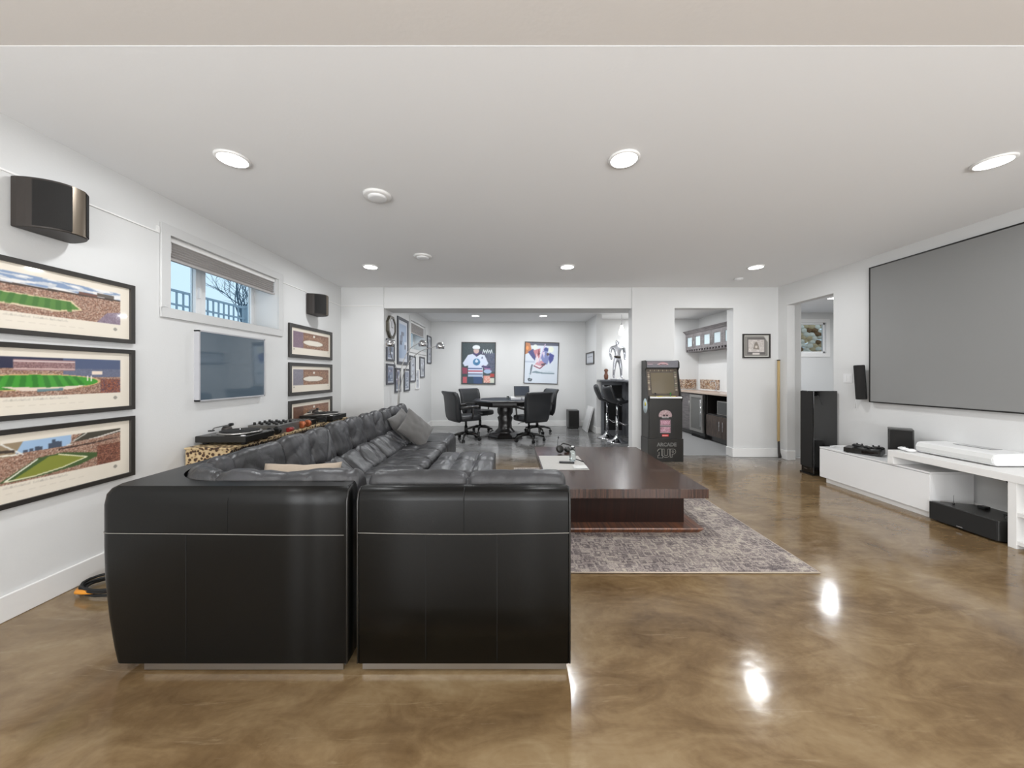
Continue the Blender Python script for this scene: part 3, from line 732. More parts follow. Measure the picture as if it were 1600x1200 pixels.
m_ = MB(); m_.lathe([(.001, -.02), (.035, -.02), (.045, -.008), (.045, .012), (.034, .022), (.001, .022)], n=20, M=Matrix.Translation((.555, 3.98, .472)) @ rot(75, 0, 25)); m_.build('ear_cup', 'black_satin', hp)
m_ = MB(); m_.lathe([(.001, -.02), (.035, -.02), (.045, -.008), (.045, .012), (.034, .022), (.001, .022)], n=20, M=Matrix.Translation((.66, 4.07, .446)) @ rot(10, 0, 25)); m_.build('ear_cup', 'black_satin', hp)
m_ = MB(); m_.tube([(.56, 3.99, .50), (.60, 4.08, .515), (.68, 4.15, .49), (.75, 4.13, .455), (.74, 4.07, .44), (.68, 4.06, .45)], .007, 8).build('headband', 'black_satin', hp)
m_ = MB(); m_.tube([(.535, 3.98, .47), (.528, 3.97, .52), (.53, 3.97, .57), (.536, 3.97, .595)], .0025, 6).build('microphone_boom', 'black_satin', hp)
MB().ellipsoid((.538, 3.97, .603), (.008, .008, .014), 10, 6).build('microphone_tip', 'black_satin', hp)
bt = thing('glass_bottle', 'clear glass bottle standing on the placemat', 'bottle', (.635, 3.62, .4265))
MB().lathe([(.001, 0), (.03, 0), (.033, .01), (.033, .085), (.026, .105), (.012, .12), (.012, .14)], (.635, 3.62, .4265), 20).build('glass_body', 'bottle_glass', bt)
MB().lathe([(.001, .14), (.014, .14), (.014, .152), (.001, .152)], (.635, 3.62, .4265), 14).build('cap', 'white_plastic', bt)
rm = thing('remote_control', 'dark remote control lying on the placemat', 'remote control', (.56, 3.52, .4265))
MB().box((-.075, -.02, .001), (.075, .02, .018), Matrix.Translation((.56, 3.52, .4265)) @ rot(0, 0, -8)).build('case', 'black_plastic', rm, bevel=.006)
m_ = MB()
for i in range(5): m_.box((-.06+i*.024, -.010, .017), (-.048+i*.024, .010, .020), Matrix.Translation((.56, 3.52, .4265)) @ rot(0, 0, -8))
m_.build('buttons', 'steel_grey', rm)
pn = thing('pen', 'black pen beside the bottle on the placemat', 'pen', (.70, 3.66, .4265))
MB().cyl((.665, 3.70, .432), (.74, 3.56, .432), .005, n=8).build('barrel', 'black_plastic', pn)
MB().cyl((.74, 3.56, .432), (.748, 3.545, .432), .004, .001, n=8).build('tip', 'steel_grey', pn)
n = 14; vs = [(.60+.13*i/n, 3.30+.13*j/n, .429+.012*abs(nz(i*.4, j*.4, 3))+.012*math.exp(-((i-7)**2+(j-6)**2)/16)) for j in range(n+1) for i in range(n+1)]
MB().add(vs+[(x, y, z-.002) for x, y, z in vs], [(j*(n+1)+i, j*(n+1)+i+1, (j+1)*(n+1)+i+1, (j+1)*(n+1)+i) for j in range(n) for i in range(n)], True).build('folded_cloth', 'white_fabric', None, label='crumpled white cloth on the near corner of the placemat', cat='cloth')

# cable by the wall
cb = thing('extension_cord', 'black cord with orange end coiled on floor by the left wall', 'cord', (-2.5, 2.15, 0))
pts = []
for i in range(70):
    t = i/70*2*math.pi*4; pts.append((-2.42+.17*math.cos(t)*(1+.1*math.sin(t*.4)), 2.16+.10*math.sin(t)+.012*math.sin(t*.7), .012+.006*(i/9)))
MB().tube(pts, .008, 7).build('cable', 'rubber', cb)
m_ = MB(); m_.tube([(-2.58, 2.10, .03), (-2.55, 2.07, .035), (-2.50, 2.06, .04), (-2.45, 2.065, .04)], .013, 8).build('cord_end', 'orange', cb)

# ------------------------------------------------------------------ wall speakers left
def surround(label, yc):
    root = thing('wall_speaker', label, 'speaker', (-2.70, yc, 2.112))
    z0, z1 = 2.112, 2.385; prof = []
    for i in range(41):
        t = -1+2*i/40; prof.append((yc+t*.130, -2.69+.205*math.sqrt(max(0, 1-(abs(t)**2.3)*.97))))
    def slab(a, b, off, za, zb):
        p = [(y, x+off) for y, x in prof if a-.001 <= y-yc <= b+.001]
        pl = [(x, y) for y, x in p]; bk = [(-2.69, p[-1][0]), (-2.69, p[0][0])]
        return pl+bk
    m_ = MB(); m_.prism(slab(-.135, .135, 0, 0, 0), 'z', z0, z1); m_.build('cabinet', 'dark_brown', root, bevel=.006)
    def skin(a, b, off, za, zb):
        p = [(x+off, y) for y, x in prof if a-.001 <= y-yc <= b+.001]; q = [(x-.006, y) for x, y in reversed(p)]
        return MB().prism(p+q, 'z', za, zb)
    skin(-.122, -.026, .006, z0+.012, z1-.012).build('grille', 'grille', root)
    skin(-.028, .045, .003, z0+.004, z1-.004).build('accent_strip', 'bronze', root)
    skin(.043, .122, .006, z0+.012, z1-.012).build('grille', 'grille', root)
    b = MB(); b.box((-2.5-.002, yc+.005, z0+.02), (-2.4885, yc+.012, z0+.026)); b.box((-2.5, yc+.018, z0+.02), (-2.4885, yc+.026, z0+.026)); b.build('badge', 'white_plastic', root)
surround('large bowed surround speaker high on the left wall above the stadium pictures', 2.02)
surround('bowed surround speaker high on the left wall past the window', 4.764)

# ------------------------------------------------------------------ stadium panoramas
CREAM = (228, 219, 204); CROWD = [(126, 92, 76), (158, 118, 98), (96, 72, 62), (190, 158, 138), (146, 104, 84), (210, 190, 172)]
NU, NV = 300, 112
def base_pan(x0=.03, x1=.94, y0=.27, y1=.87):
    cv = Canvas(NU, NV, CREAM); m_ = cv.box(x0, y0, x1, y1); cv.speckle(m_, CROWD); return cv, m_
def clip(cv, x0=.03, x1=.94, y0=.27, y1=.87):
    cv.mask(~cv.box(x0, y0, x1, y1), CREAM)
    # caption lines, too faint to read
    for i in range(46):
        x = .36+i*.0062
        if i in (18, 19, 31): continue
        cv.rect(x, .205, x+.004, .205+.025*(.6+.4*((i*7) % 3)), (170, 162, 150), .6)
    for i in range(150): cv.rect(.2+i*.0036, .125, .2+i*.0036+.0022, .135, (200, 190, 176), .7)
    cv.ell(.91, .17, .011, .03, (120, 116, 108), .7)
    return cv
def pan1():
    cv, m_ = base_pan()
    f = np.vectorize(lambda x, y: nz(x*9, y*26, 1))(cv.X, cv.Y)
    sky = cv.Y > .70+.06*(cv.X-.35)
    cv.mask(sky, (196, 200, 206)); cv.mask(sky & (f > .08), (130, 150, 180)); cv.mask(sky & (f < -.15), (228, 226, 224))
    cv.mask((cv.Y > .67+.06*(cv.X-.35)) & ~sky, (70, 56, 48))
    cv.rect(.70, .72, .80, .765, (110, 76, 66)); cv.rect(.80, .73, .90, .80, (96, 88, 82))
    cv.poly([(.1, .44), (.25, .56), (.396, .56), (.665, .57), (.72, .435), (.59, .355), (.396, .375), (.2, .36)], (214, 196, 160))
    cv.poly([(.12, .45), (.26, .545), (.396, .545), (.653, .555), (.705, .445), (.59, .385), (.396, .40), (.2, .38)], (84, 128, 58))
    for i in range(9): cv.poly([(.2+i*.055, .38), (.225+i*.055, .38), (.26+i*.05, .55), (.235+i*.05, .55)], (64, 110, 46), .8)
    cv.poly([(.40, .395), (.6, .385), (.6, .36), (.40, .37)], (214, 196, 168))
    cv.poly([(.80, .27), (.94, .27), (.94, .50), (.86, .46)], (126, 120, 156), .6)
    return clip(cv)
def pan2():
    cv, m_ = base_pan()
    cv.rect(.03, .70, .94, .87, (38, 40, 66)); cv.rect(.62, .55, .94, .87, (84, 98, 130), .8)
    cv.rect(.40, .665, .68, .83, (150, 116, 120)); cv.rect(.40, .80, .68, .815, (214, 196, 190)); cv.rect(.40, .68, .68, .695, (206, 178, 170))
    cv.speckle(cv.box(.40, .70, .68, .79), [(140, 104, 104), (170, 140, 136), (110, 80, 84)])
    cv.ell(.49, .48, .33, .13, (206, 170, 120)); cv.ell(.49, .48, .315, .115, (66, 150, 50))
    for i in range(9): cv.mask(cv.inpoly([(.24+i*.06, .37), (.268+i*.06, .37), (.32+i*.045, .6), (.297+i*.045, .6)]) & (((cv.X-.49)/.315)**2+((cv.Y-.48)/.115)**2 < 1), (44, 118, 38), .9)
    cv.poly([(.35, .42), (.55, .395), (.74, .42), (.66, .355), (.44, .345)], (224, 206, 190)); cv.poly([(.50, .33), (.62, .34), (.62, .38), (.50, .37)], (76, 116, 128), .8)
    cv.rect(.77, .60, .83, .66, (232, 214, 196)); cv.rect(.745, .49, .75, .58, (236, 228, 214)); cv.rect(.765, .48, .77, .58, (236, 228, 214))
    cv.speckle(cv.box(.82, .27, .94, .52), [(150, 84, 58), (110, 62, 46), (70, 60, 84), (180, 120, 96)])
    return clip(cv)
def pan3():
    cv, m_ = base_pan()
    cv.poly([(.43, .87), (.60, .87), (.63, .87), (.60, .70), (.42, .66), (.36, .87)], (150, 180, 214)); cv.rect(.40, .68, .66, .87, (158, 186, 216))
    for x, h_ in ((.475, .05), (.50, .075), (.515, .06), (.56, .09), (.575, .14), (.59, .11), (.605, .10), (.45, .04)): cv.rect(x-.009, .69, x+.009, .69+h_, (70, 80, 96))
    cv.speckle(cv.box(.38, .63, .70, .695), CROWD)
    cv.poly([(.03, .72), (.40, .66), (.44, .87), (.03, .87)], (150, 132, 106)); cv.line([(.03, .78), (.42, .68)], .012, (230, 224, 210)); cv.line([(.35, .87), (.44, .67)], .01, (228, 226, 220)); cv.line([(.05, .84), (.40, .74)], .02, (66, 56, 48))
    cv.poly([(.64, .70), (.72, .87), (.94, .87), (.94, .80)], (70, 66, 56)); cv.line([(.64, .705), (.80, .76), (.94, .83)], .012, (214, 208, 200)); cv.line([(.66, .74), (.74, .86)], .01, (190, 186, 176))
    cv.line([(.60, .66), (.80, .68), (.94, .72)], .012, (74, 56, 50)); cv.speckle(cv.box(.66, .705, .94, .755), CROWD, .8)
    cv.poly([(.34, .30), (.50, .58), (.62, .60), (.85, .47), (.70, .34), (.50, .29)], (70, 92, 52)); cv.poly([(.40, .32), (.555, .575), (.60, .575), (.74, .46), (.62, .36), (.50, .31)], (132, 138, 58))
    cv.line([(.365, .31), (.50, .56)], .010, (232, 230, 216)); cv.line([(.60, .58), (.745, .455), (.62, .36), (.50, .315), (.365, .31)], .009, (226, 222, 190))
    cv.speckle(cv.box(.80, .27, .94, .62), [(110, 66, 50), (70, 44, 40), (170, 120, 100), (140, 90, 70)])
    return clip(cv)
Wl = 1.02
for (z0, z1), fn, lb in (((1.532, 1.945), pan1, 'black framed stadium panorama under a cloudy sky, top left picture'),
                         ((1.067, 1.4875), pan2, 'black framed stadium panorama at night, middle left picture'),
                         ((.599, 1.021), pan3, 'black framed stadium panorama with a city skyline, bottom left picture')):
    framed('stadium_panorama', lb, 'picture', 'L', (-2.70, 2.51-Wl/2, (z0+z1)/2), Wl, z1-z0, fn(), .028)
def rink(seed, tint, up):
    cv = Canvas(150, 60, CREAM); x0, x1, y0, y1 = .05, .95, .27, .88
    cv.speckle(cv.box(x0, y0, x1, y1), [(128, 84, 62), (150, 110, 84), (100, 66, 52), (176, 140, 108)])
    cv.rect(x0, .78, x1, y1, (110, 70, 54), .5); cv.rect(x0, y0, .28, y1, tint, .65)
    cv.ell(.53, .50, .27, .13, (120, 90, 70)); cv.ell(.53, .50, .25, .11, (228, 220, 206))
    cv.rect(.52, .74+up, .57, .82+up, (220, 214, 204))
    cv.mask(~cv.box(x0, y0, x1, y1), CREAM)
    cv.rect(.06, .17, .075, .21, (80, 80, 80)); cv.rect(.93, .17, .945, .21, (80, 80, 80))
    return cv
for (z0, z1), tint, up, lb in (((1.524, 1.943), (118, 104, 140), .0, 'framed ice rink panorama, top of three right of the window'),
                       ((1.049, 1.462), (116, 130, 160), -.04, 'framed ice rink panorama, middle of three right of the window'),
                       ((.572, .990), (90, 64, 54), .0, 'framed arena panorama partly hidden behind the far turntable')):
    framed('rink_panorama', lb, 'picture', 'L', (-2.70, 4.775, (z0+z1)/2), 1.02, z1-z0, rink(1, tint, up), .042)

# wall television
tv = thing('wall_television', 'white framed dark glossy television on the left wall under the window', 'television', (-2.70, 3.4, 1.083))
m_ = MB(); y0, y1, z0, z1 = 3.0, 3.805, 1.083, 1.694; e = .012
m_.box((-2.70, y0, z0), (-2.655, y1, z0+e)); m_.box((-2.70, y0, z1-e), (-2.655, y1, z1)); m_.box((-2.70, y0, z0), (-2.655, y0+e, z1)); m_.box((-2.70, y1-e, z0), (-2.655, y1, z1)); m_.box((-2.698, y0+.003, z0+.003), (-2.67, y1-.003, z1-.003))
m_.build('bezel', 'bezel_grey', tv)
box('screen', 'tv_glass', (-2.67, y0+e, z0+e), (-2.658, y1-e, z1-e), tv)

# ------------------------------------------------------------------ console and turntables
con = thing('console_table', 'leopard patterned long console behind the sofa', 'console', (-2.49, 3.9, 0))
box('body', 'leopard', (-2.672, 2.89, .04), (-2.30, 4.95, .698), con, bevel=.004)
box('top', 'leopard', (-2.673, 2.88, .698), (-2.295, 4.96, .713), con, bevel=.003)
box('plinth', 'black_matte', (-2.66, 2.92, 0), (-2.33, 4.92, .04), con)
m_ = MB()
for i in range(95): m_.box((-2.2985, 2.90+i*.0215, .55), (-2.2925, 2.909+i*.0215, .69))
m_.build('fringe', 'dark_brown', con, kind='stuff')
def turntable(label, y0):
    Z = .735; root = thing('turntable', label, 'turntable', (-2.46, y0+.18, .713))
    x0, x1, y1 = -2.675, -2.245, y0+.36
    box('chassis', 'black_satin', (x0, y0, Z), (x1, y1, Z+.055), root, bevel=.006)
    for x in (x0+.05, x1-.05):
        for y in (y0+.05, y1-.05): MB().cyl((x, y, .7135), (x, y, Z), .022, n=12).build('foot', 'rubber', root)
    cx, cy = -2.43, y0+.18
    pl = MB().lathe([(.001, 0), (.158, 0), (.165, .006), (.165, .016), (.15, .02), (.001, .02)], (cx, cy, Z+.056), 32).build('platter', 'brushed', root)
    MB().lathe([(.001, 0), (.148, 0), (.148, .004), (.001, .004)], (cx, cy, Z+.077), 32).build('slipmat', 'black_matte', pl)
    MB().cyl((cx, cy, Z+.08), (cx, cy, Z+.095), .004, n=8).build('spindle', 'chrome', pl)
    MB().lathe([(.001, 0), (.04, 0), (.04, .025), (.03, .045), (.001, .045)], (-2.62, y0+.27, Z+.055), 20).build('tonearm_base', 'dark_brown', root)
    MB().tube([(-2.62, y0+.31, Z+.11), (-2.62, y0+.25, Z+.11), (-2.61, y0+.12, Z+.108), (-2.575, y0+.06, Z+.10)], .005, 8).build('tonearm', 'steel_grey', root)
    MB().cyl((-2.62, y0+.30, Z+.11), (-2.62, y0+.335, Z+.11), .014, n=12).build('counterweight', 'black_plastic', root)
    box('headshell', 'black_plastic', (-2.59, y0+.03, Z+.09), (-2.56, y0+.065, Z+.10), root)
    box('start_button', 'white_plastic', (x1-.05, y0+.012, Z+.055), (x1-.02, y0+.03, Z+.062), root)
    box('pitch_slider', 'steel_grey', (x0+.12, y0+.02, Z+.055), (x0+.24, y0+.035, Z+.060), root)
    return root
turntable('black turntable on the near end of the leopard console', 2.98)
turntable('black turntable on the far end of the leopard console', 4.45)
mxr = thing('dj_mixer', 'grey mixer covered in knobs between the two turntables', 'audio mixer', (-2.5, 3.72, .713))
box('chassis', 'steel_grey', (-2.66, 3.56, .713), (-2.34, 3.90, .80), mxr, bevel=.005)
for j in range(4):
    for i in range(4):
        if j == 0 and i == 0: kb = MB().cyl((-2.62, 3.60, .80), (-2.62, 3.60, .825), .014, .011, 12).build('knob', 'black_plastic', mxr)
        else:
            c = kb.copy(); c.location = kb.location+Vector((i*.075, j*.075, 0)); C.objects.link(c)
smp = thing('drum_machine', 'small black sampler with rows of pads beside the mixer', 'drum machine', (-2.5, 4.12, .713))
box('chassis', 'black_satin', (-2.64, 3.98, .713), (-2.36, 4.28, .775), smp, bevel=.005)
for j in range(4):
    for i in range(4):
        if j == 0 and i == 0: kb = box('pad', 'steel_grey', (-2.62, 4.0, .775), (-2.58, 4.045, .784), smp)
        else:
            c = kb.copy(); c.location = kb.location+Vector((i*.062, j*.062, 0)); C.objects.link(c)
def headphones(label, x, y, mt):
    root = thing('headphones', label, 'headphones', (x, y, .713))
    for s_ in (-1, 1):
        MB().lathe([(.001, -.018), (.03, -.018), (.04, -.006), (.04, .012), (.03, .018), (.001, .018)], n=18, M=Matrix.Translation((x, y+s_*.055, .755)) @ rot(90, 0, 0)).build('ear_cup', mt, root)
    MB().tube([(x, y-.055, .79)]+[(x+.07*math.sin(math.pi*i/8), y-.055+.11*i/8, .79+.02*math.sin(math.pi*i/8)) for i in range(9)]+[(x, y+.055, .79)], .008, 8).build('headband', 'black_plastic', root)
headphones('black headphones resting next to the near turntable', -2.335, 3.47, 'black_plastic')
headphones('copper coloured headphones in front of the mixer', -2.325, 3.98, 'copper')
cam_ = thing('cable_bundle', 'tangle of black cables in front of the drum machine', 'cables', (-2.33, 4.33, .713))
m_ = MB(); m_.tube([(-2.33+.05*math.cos(i*.8), 4.34+.06*math.sin(i*.8), .722+.0022*i) for i in range(34)], .006, 6); m_.build('loop', 'rubber', cam_)
m_ = MB(); m_.tube([(-2.29, 4.12, .74), (-2.28, 4.12, .70), (-2.282, 4.13, .62)], .004, 6); m_.build('hanging_end', 'rubber', cam_)
sm = thing('vinyl_cleaner', 'small dark red cylinder in front of the mixer', 'canister', (-2.325, 3.70, .713))
MB().cyl((-2.325, 3.67, .735), (-2.325, 3.74, .735), .022, n=16).build('barrel', 'red', sm); MB().cyl((-2.325, 3.745, .735), (-2.325, 3.755, .735), .023, n=16).build('end_cap', 'chrome', sm)

# ------------------------------------------------------------------ right side: screen, speakers, bench
ps = thing('projector_screen', 'large grey projector screen with a thin black edge on right wall', 'projector screen', (4.25, 2.7, .995))
box('fabric', 'screen_grey', (4.218, 1.35, 1.0), (4.226, 4.13, 2.555), ps)
m_ = MB(); y0, y1, z0, z1 = 1.34, 4.14, .988, 2.567
m_.box((4.226, y0, z0), (4.25, y1, z1)); m_.box((4.212, y0, z0), (4.232, y1, z0+.010)); m_.box((4.212, y0, z1-.010), (4.232, y1, z1)); m_.box((4.212, y0, z0), (4.232, y0+.010, z1)); m_.box((4.212, y1-.010, z0), (4.232, y1, z1))
m_.build('screen_frame', 'black_satin', ps)
ws = thing('wall_speaker', 'slim black speaker on the right wall beside the screen', 'speaker', (4.2, 4.24, 1.01), rz=0)
Mx = Matrix.Translation((4.18, 4.23, 1.22)) @ rot(0, -4, 0)
m_ = MB(); m_.loft([[Mx @ Vector((.04-.075*math.sin(math.pi*i/12), .052*math.cos(math.pi*i/12)*(.85 if k_ in (0, 4) else 1), z)) for i in range(13)] for k_, z in enumerate((-.205, -.195, 0, .195, .205))], True, True).build('cabinet', 'grille', ws)
MB().box((-.033, -.010, -.18), (-.029, .010, -.172), Mx).build('badge', 'chrome', ws)
MB().tube([(4.22, 4.26, 1.05), (4.225, 4.31, .99), (4.24, 4.33, .90)], .004, 6).build('cable', 'white_plastic', ws)
MB().box((4.21, 4.215, 1.19), (4.255, 4.245, 1.25)).build('bracket', 'black_plastic', ws)
sw = thing('light_switch', 'white double light switch beside the slim wall speaker', 'light switch', (4.255, 4.43, 1.22))
box('plate', 'white_plastic', (4.249, 4.38, 1.21), (4.2555, 4.50, 1.325), sw, bevel=.002)
for y in (4.40, 4.45): box('rocker', 'white_gloss', (4.245, y, 1.235), (4.25, y+.032, 1.30), sw)
tw = thing('tower_speaker', 'tall glossy black tower speaker left of the white bench', 'speaker', (4.05, 4.66, 0))
box('cabinet', 'black_gloss', (3.925, 4.562, .02), (4.235, 4.755, 1.10), tw, bevel=.006)
box('grille', 'grille', (3.905, 4.568, .10), (3.925, 4.748, 1.095), tw, bevel=.004)
box('plinth', 'black_plastic', (3.91, 4.555, 0), (4.24, 4.762, .02), tw)
box('badge', 'chrome', (3.903, 4.64, .07), (3.906, 4.68, .078), tw)
bn = thing('tv_bench', 'low white gloss media bench on the floor under the screen', 'media bench', (4.02, 3.78, 0))
BX, BYa, BYb = 3.82, 3.21, 4.354
m_ = MB(); m_.box((BX+.018, BYa, .055), (4.225, BYa+.018, .405)); m_.box((BX+.018, BYb-.018, .055), (4.225, BYb, .405)); m_.box((BX+.018, BYa+.018, .055), (4.225, BYb-.018, .073)); m_.box((4.21, BYa+.018, .073), (4.225, BYb-.018, .405))
m_.build('carcass', 'white_gloss', bn, bevel=.001)
box('top_panel', 'white_gloss', (BX+.001, BYa-.001, .407), (4.228, BYb+.001, .423), bn, bevel=.001)
box('door', 'white_gloss', (BX, BYa+.002, .058), (BX+.016, BYb-.002, .402), bn, bevel=.001)
box('plinth', 'white_paint', (BX+.03, BYa+.02, 0), (4.2, BYb-.06, .055), bn)
sh = thing('shelf_desk', 'long white shelf board bridging the bench and a white shelf unit', 'shelf', (4.0, 2.6, 0))
box('board', 'white_paint', (3.80, 1.70, .496), (4.20, 3.55, .556), sh, bevel=.002)
box('end_support', 'white_paint', (3.80, 3.50, .4235), (4.20, 3.55, .496), sh, bevel=.001)
box('upright', 'white_paint', (3.805, 2.648, 0), (4.20, 2.695, .496), sh, bevel=.001)
box('upright', 'white_paint', (3.805, 1.70, 0), (4.20, 1.745, .496), sh, bevel=.001)
for z in (.03, .245): box('shelf_panel', 'white_paint', (3.81, 1.745, z), (4.20, 2.648, z+.03), sh, bevel=.001)
cs = thing('center_speaker', 'wide black speaker lying on floor between bench and shelf unit', 'speaker', (3.93, 2.97, 0))
m_ = MB(); m_.prism([(3.80, 2.745), (3.80, 3.185), (4.07, 3.10), (4.12, 3.0), (4.12, 2.88), (3.90, 2.70)][::-1], 'z', .012, .172); m_.build('cabinet', 'black_satin', cs, bevel=.006)
m_ = MB(); m_.box((3.786, 2.745, .016), (3.80, 3.185, .170)); m_.build('grille', 'grille', cs, bevel=.003)
box('badge', 'chrome', (3.784, 2.95, .025), (3.7865, 2.99, .033), cs)
for p in ((3.85, 2.78), (3.85, 3.13), (4.05, 2.95)): MB().cyl((p[0], p[1], 0), (p[0], p[1], .013), .014, n=10).build('foot', 'rubber', cs)
pj = thing('laser_projector', 'white short throw projector with rounded fabric front on the shelf', 'projector', (4.05, 3.15, .556))
prof = [(3.965, .565), (3.945, .585), (3.94, .62), (3.955, .655), (3.985, .665), (4.24, .668), (4.24, .565)]
m_ = MB(); m_.prism(prof[::-1], 'y', 2.87, 3.43); m_.build('housing', 'white_plastic', pj, bevel=.006, seg=3)
m_ = MB(); m_.prism([(3.962, .570), (3.941, .588), (3.936, .62), (3.951, .652), (3.958, .655), (3.946, .62), (3.95, .588), (3.97, .575)], 'y', 2.885, 3.415); m_.build('front_fabric', 'white_fabric', pj)
box('lens_window', 'black_gloss', (4.12, 3.02, .667), (4.22, 3.28, .6695), pj)
for p in ((4.0, 2.95), (4.0, 3.35), (4.18, 3.15)): MB().cyl((p[0], p[1], .5565), (p[0], p[1], .566), .012, n=10).build('foot', 'rubber', pj)
sb = thing('subwoofer_cube', 'small dark grey cube speaker standing behind the shelf end', 'speaker', (4.06, 3.70, .423))
Mx = Matrix.Translation((4.085, 3.69, .4235)) @ rot(0, 0, 45)
MB().box((-.09, -.09, .008), (.09, .09, .325), Mx).build('cabinet', 'black_satin', sb, bevel=.006)
MB().box((-.094, -.08, .02), (-.09, .08, .315), Mx).build('grille', 'grille', sb)
m_ = MB()
for a in (-.07, .07):
    for b in (-.07, .07): m_.box((a-.01, b-.01, 0), (a+.01, b+.01, .009), Mx)
m_.build('feet', 'rubber', sb)
av = thing('media_player', 'flat black console box angled on the white bench', 'game console', (3.97, 3.93, .423))
Mx = Matrix.Translation((3.985, 3.97, .4235)) @ rot(0, 0, 33)
MB().box((-.10, -.15, .006), (.10, .15, .058), Mx).build('case', 'black_satin', av, bevel=.003)
MB().box((-.103, -.13, .015), (-.099, .0, .045), Mx).build('front_panel', 'black_gloss', av)
m_ = MB()
for a in (-.08, .08):
    for b in (-.12, .12): m_.box((a-.01, b-.01, 0), (a+.01, b+.01, .007), Mx)
m_.build('feet', 'rubber', av)
def gamepad(label, c, rz, mt='black_plastic'):
    root = thing('game_controller', label, 'game controller', c); Mx = Matrix.Translation(c) @ rot(0, 0, rz)
    m_ = MB(); m_.ellipsoid((0, 0, .022), (.05, .032, .018), 14, 8, Mx); m_.ellipsoid((-.055, -.02, .018), (.022, .04, .017), 12, 7, Mx); m_.ellipsoid((.055, -.02, .018), (.022, .04, .017), 12, 7, Mx); m_.build('body', mt, root)
    for x in (-.025, .025): MB().lathe([(.001, 0), (.006, 0), (.006, .008), (.010, .012), (.001, .014)], n=10, M=Mx @ Matrix.Translation((x, -.006, .036))).build('thumbstick', 'black_matte', root)
gamepad('black game controller on the console box, the farther one', (3.96, 4.0, .482), 100)
gamepad('black game controller on the console box, the nearer one', (4.03, 3.88, .482), 160)
gamepad('white game controller on the shelf beside the projector', (3.90, 3.49, .556), 70, 'white_plastic')
wc = thing('white_cable', 'white cable lying at the far end of the bench', 'cable', (3.97, 4.22, .423))
MB().tube([(3.93, 4.33, .43), (3.95, 4.28, .445), (4.0, 4.22, .455), (4.05, 4.15, .45), (4.1, 4.10, .43), (4.14, 4.16, .43)], .006, 8).build('lead', 'white_plastic', wc)
MB().ellipsoid((4.08, 4.17, .437), (.05, .03, .012), 14, 8).build('plug', 'white_plastic', wc)
MB().lathe([(.001, 0), (.018, 0), (.018, .05), (.012, .058), (.001, .058)], (4.02, 3.455, .557), 16).build('small_pot', 'purple', None, label='tiny purple pot between cube speaker and projector', cat='pot')
gc = thing('wall_cables', 'dark cables hanging on the wall under the shelf board', 'cables', (4.23, 2.9, .2))
MB().tube([(4.22, 3.05, .49), (4.23, 3.0, .40), (4.235, 2.9, .30), (4.235, 2.78, .22), (4.235, 2.70, .18)], .005, 6).build('power_cord', 'black_plastic', gc)
MB().tube([(4.235, 2.93, .49), (4.235, 2.86, .44), (4.235, 2.79, .36), (4.235, 2.70, .30)], .004, 6).build('power_cord', 'steel_grey', gc)
wo = thing('wall_outlet', 'white outlet plate on the wall under the shelf board', 'outlet', (4.255, 2.95, .40))
box('plate', 'white_plastic', (4.249, 2.88, .40), (4.2555, 2.96, .48), wo, bevel=.002)
box('socket', 'black_plastic', (4.246, 2.90, .425), (4.25, 2.945, .438), wo)
cl = thing('speaker_wire', 'loose speaker wire lying on the black center speaker', 'wire', (3.98, 2.88, .172))
MB().tube([(3.88, 2.76, .178), (3.92, 2.80, .20), (3.98, 2.79, .185), (4.02, 2.74, .18), (4.08, 2.76, .178)], .004, 6).build('lead', 'black_plastic', cl)
MB().box((4.0, 2.97, .173), (4.05, 3.02, .195)).build('connector', 'black_plastic', cl, bevel=.003)
an = thing('antenna', 'thin black antenna standing on the center speaker', 'antenna', (3.90, 3.10, .172))
MB().cyl((3.90, 3.10, .1725), (3.90, 3.10, .182), .008, n=10).build('base', 'black_plastic', an); MB().cyl((3.90, 3.10, .182), (3.90, 3.10, .25), .002, .001, 6).build('rod', 'black_plastic', an)

# ------------------------------------------------------------------ back wall: picture, stick, arcade
cv = Canvas(60, 52, (206, 204, 196)); cv.rect(.04, .05, .96, .95, (120, 118, 114)); cv.rect(.09, .08, .91, .92, (150, 146, 138)); cv.rect(.13, .10, .88, .90, (104, 100, 98))
cv.rect(.17, .22, .82, .80, (214, 206, 200)); cv.speckle(cv.box(.18, .24, .80, .78), [(190, 182, 176), (214, 206, 200), (160, 152, 146), (224, 218, 214)])
cv.poly([(.38, .36), (.62, .34), (.58, .58), (.5, .72), (.42, .6)], (128, 118, 108), .9); cv.ell(.5, .46, .05, .06, (210, 200, 190)); cv.rect(.34, .11, .64, .19, (222, 214, 208)); cv.poly([(.80, .95), (.96, .95), (.96, .68)], (214, 212, 208), .8)
framed('framed_photo', 'small black framed photo on the back wall right of doorway', 'picture', 'B', (3.90, 5.60, 1.765), .435, .385, cv, .02)
hs = thing('hockey_stick', 'wooden stick standing upright in the back right corner', 'hockey stick', (4.21, 5.53, 0))
box('shaft', 'wood_stick', (4.195, 5.52, .26), (4.225, 5.545, 1.53), hs, bevel=.003)
m_ = MB(); m_.tube([(4.21, 5.53, .27), (4.205, 5.52, .18), (4.185, 5.49, .10), (4.17, 5.45, .03)], [.014, .015, .018, .022], 8).build('taped_blade', 'dark_brown', hs)
box('end_knob', 'dark_brown', (4.193, 5.518, 1.53), (4.227, 5.547, 1.545), hs)

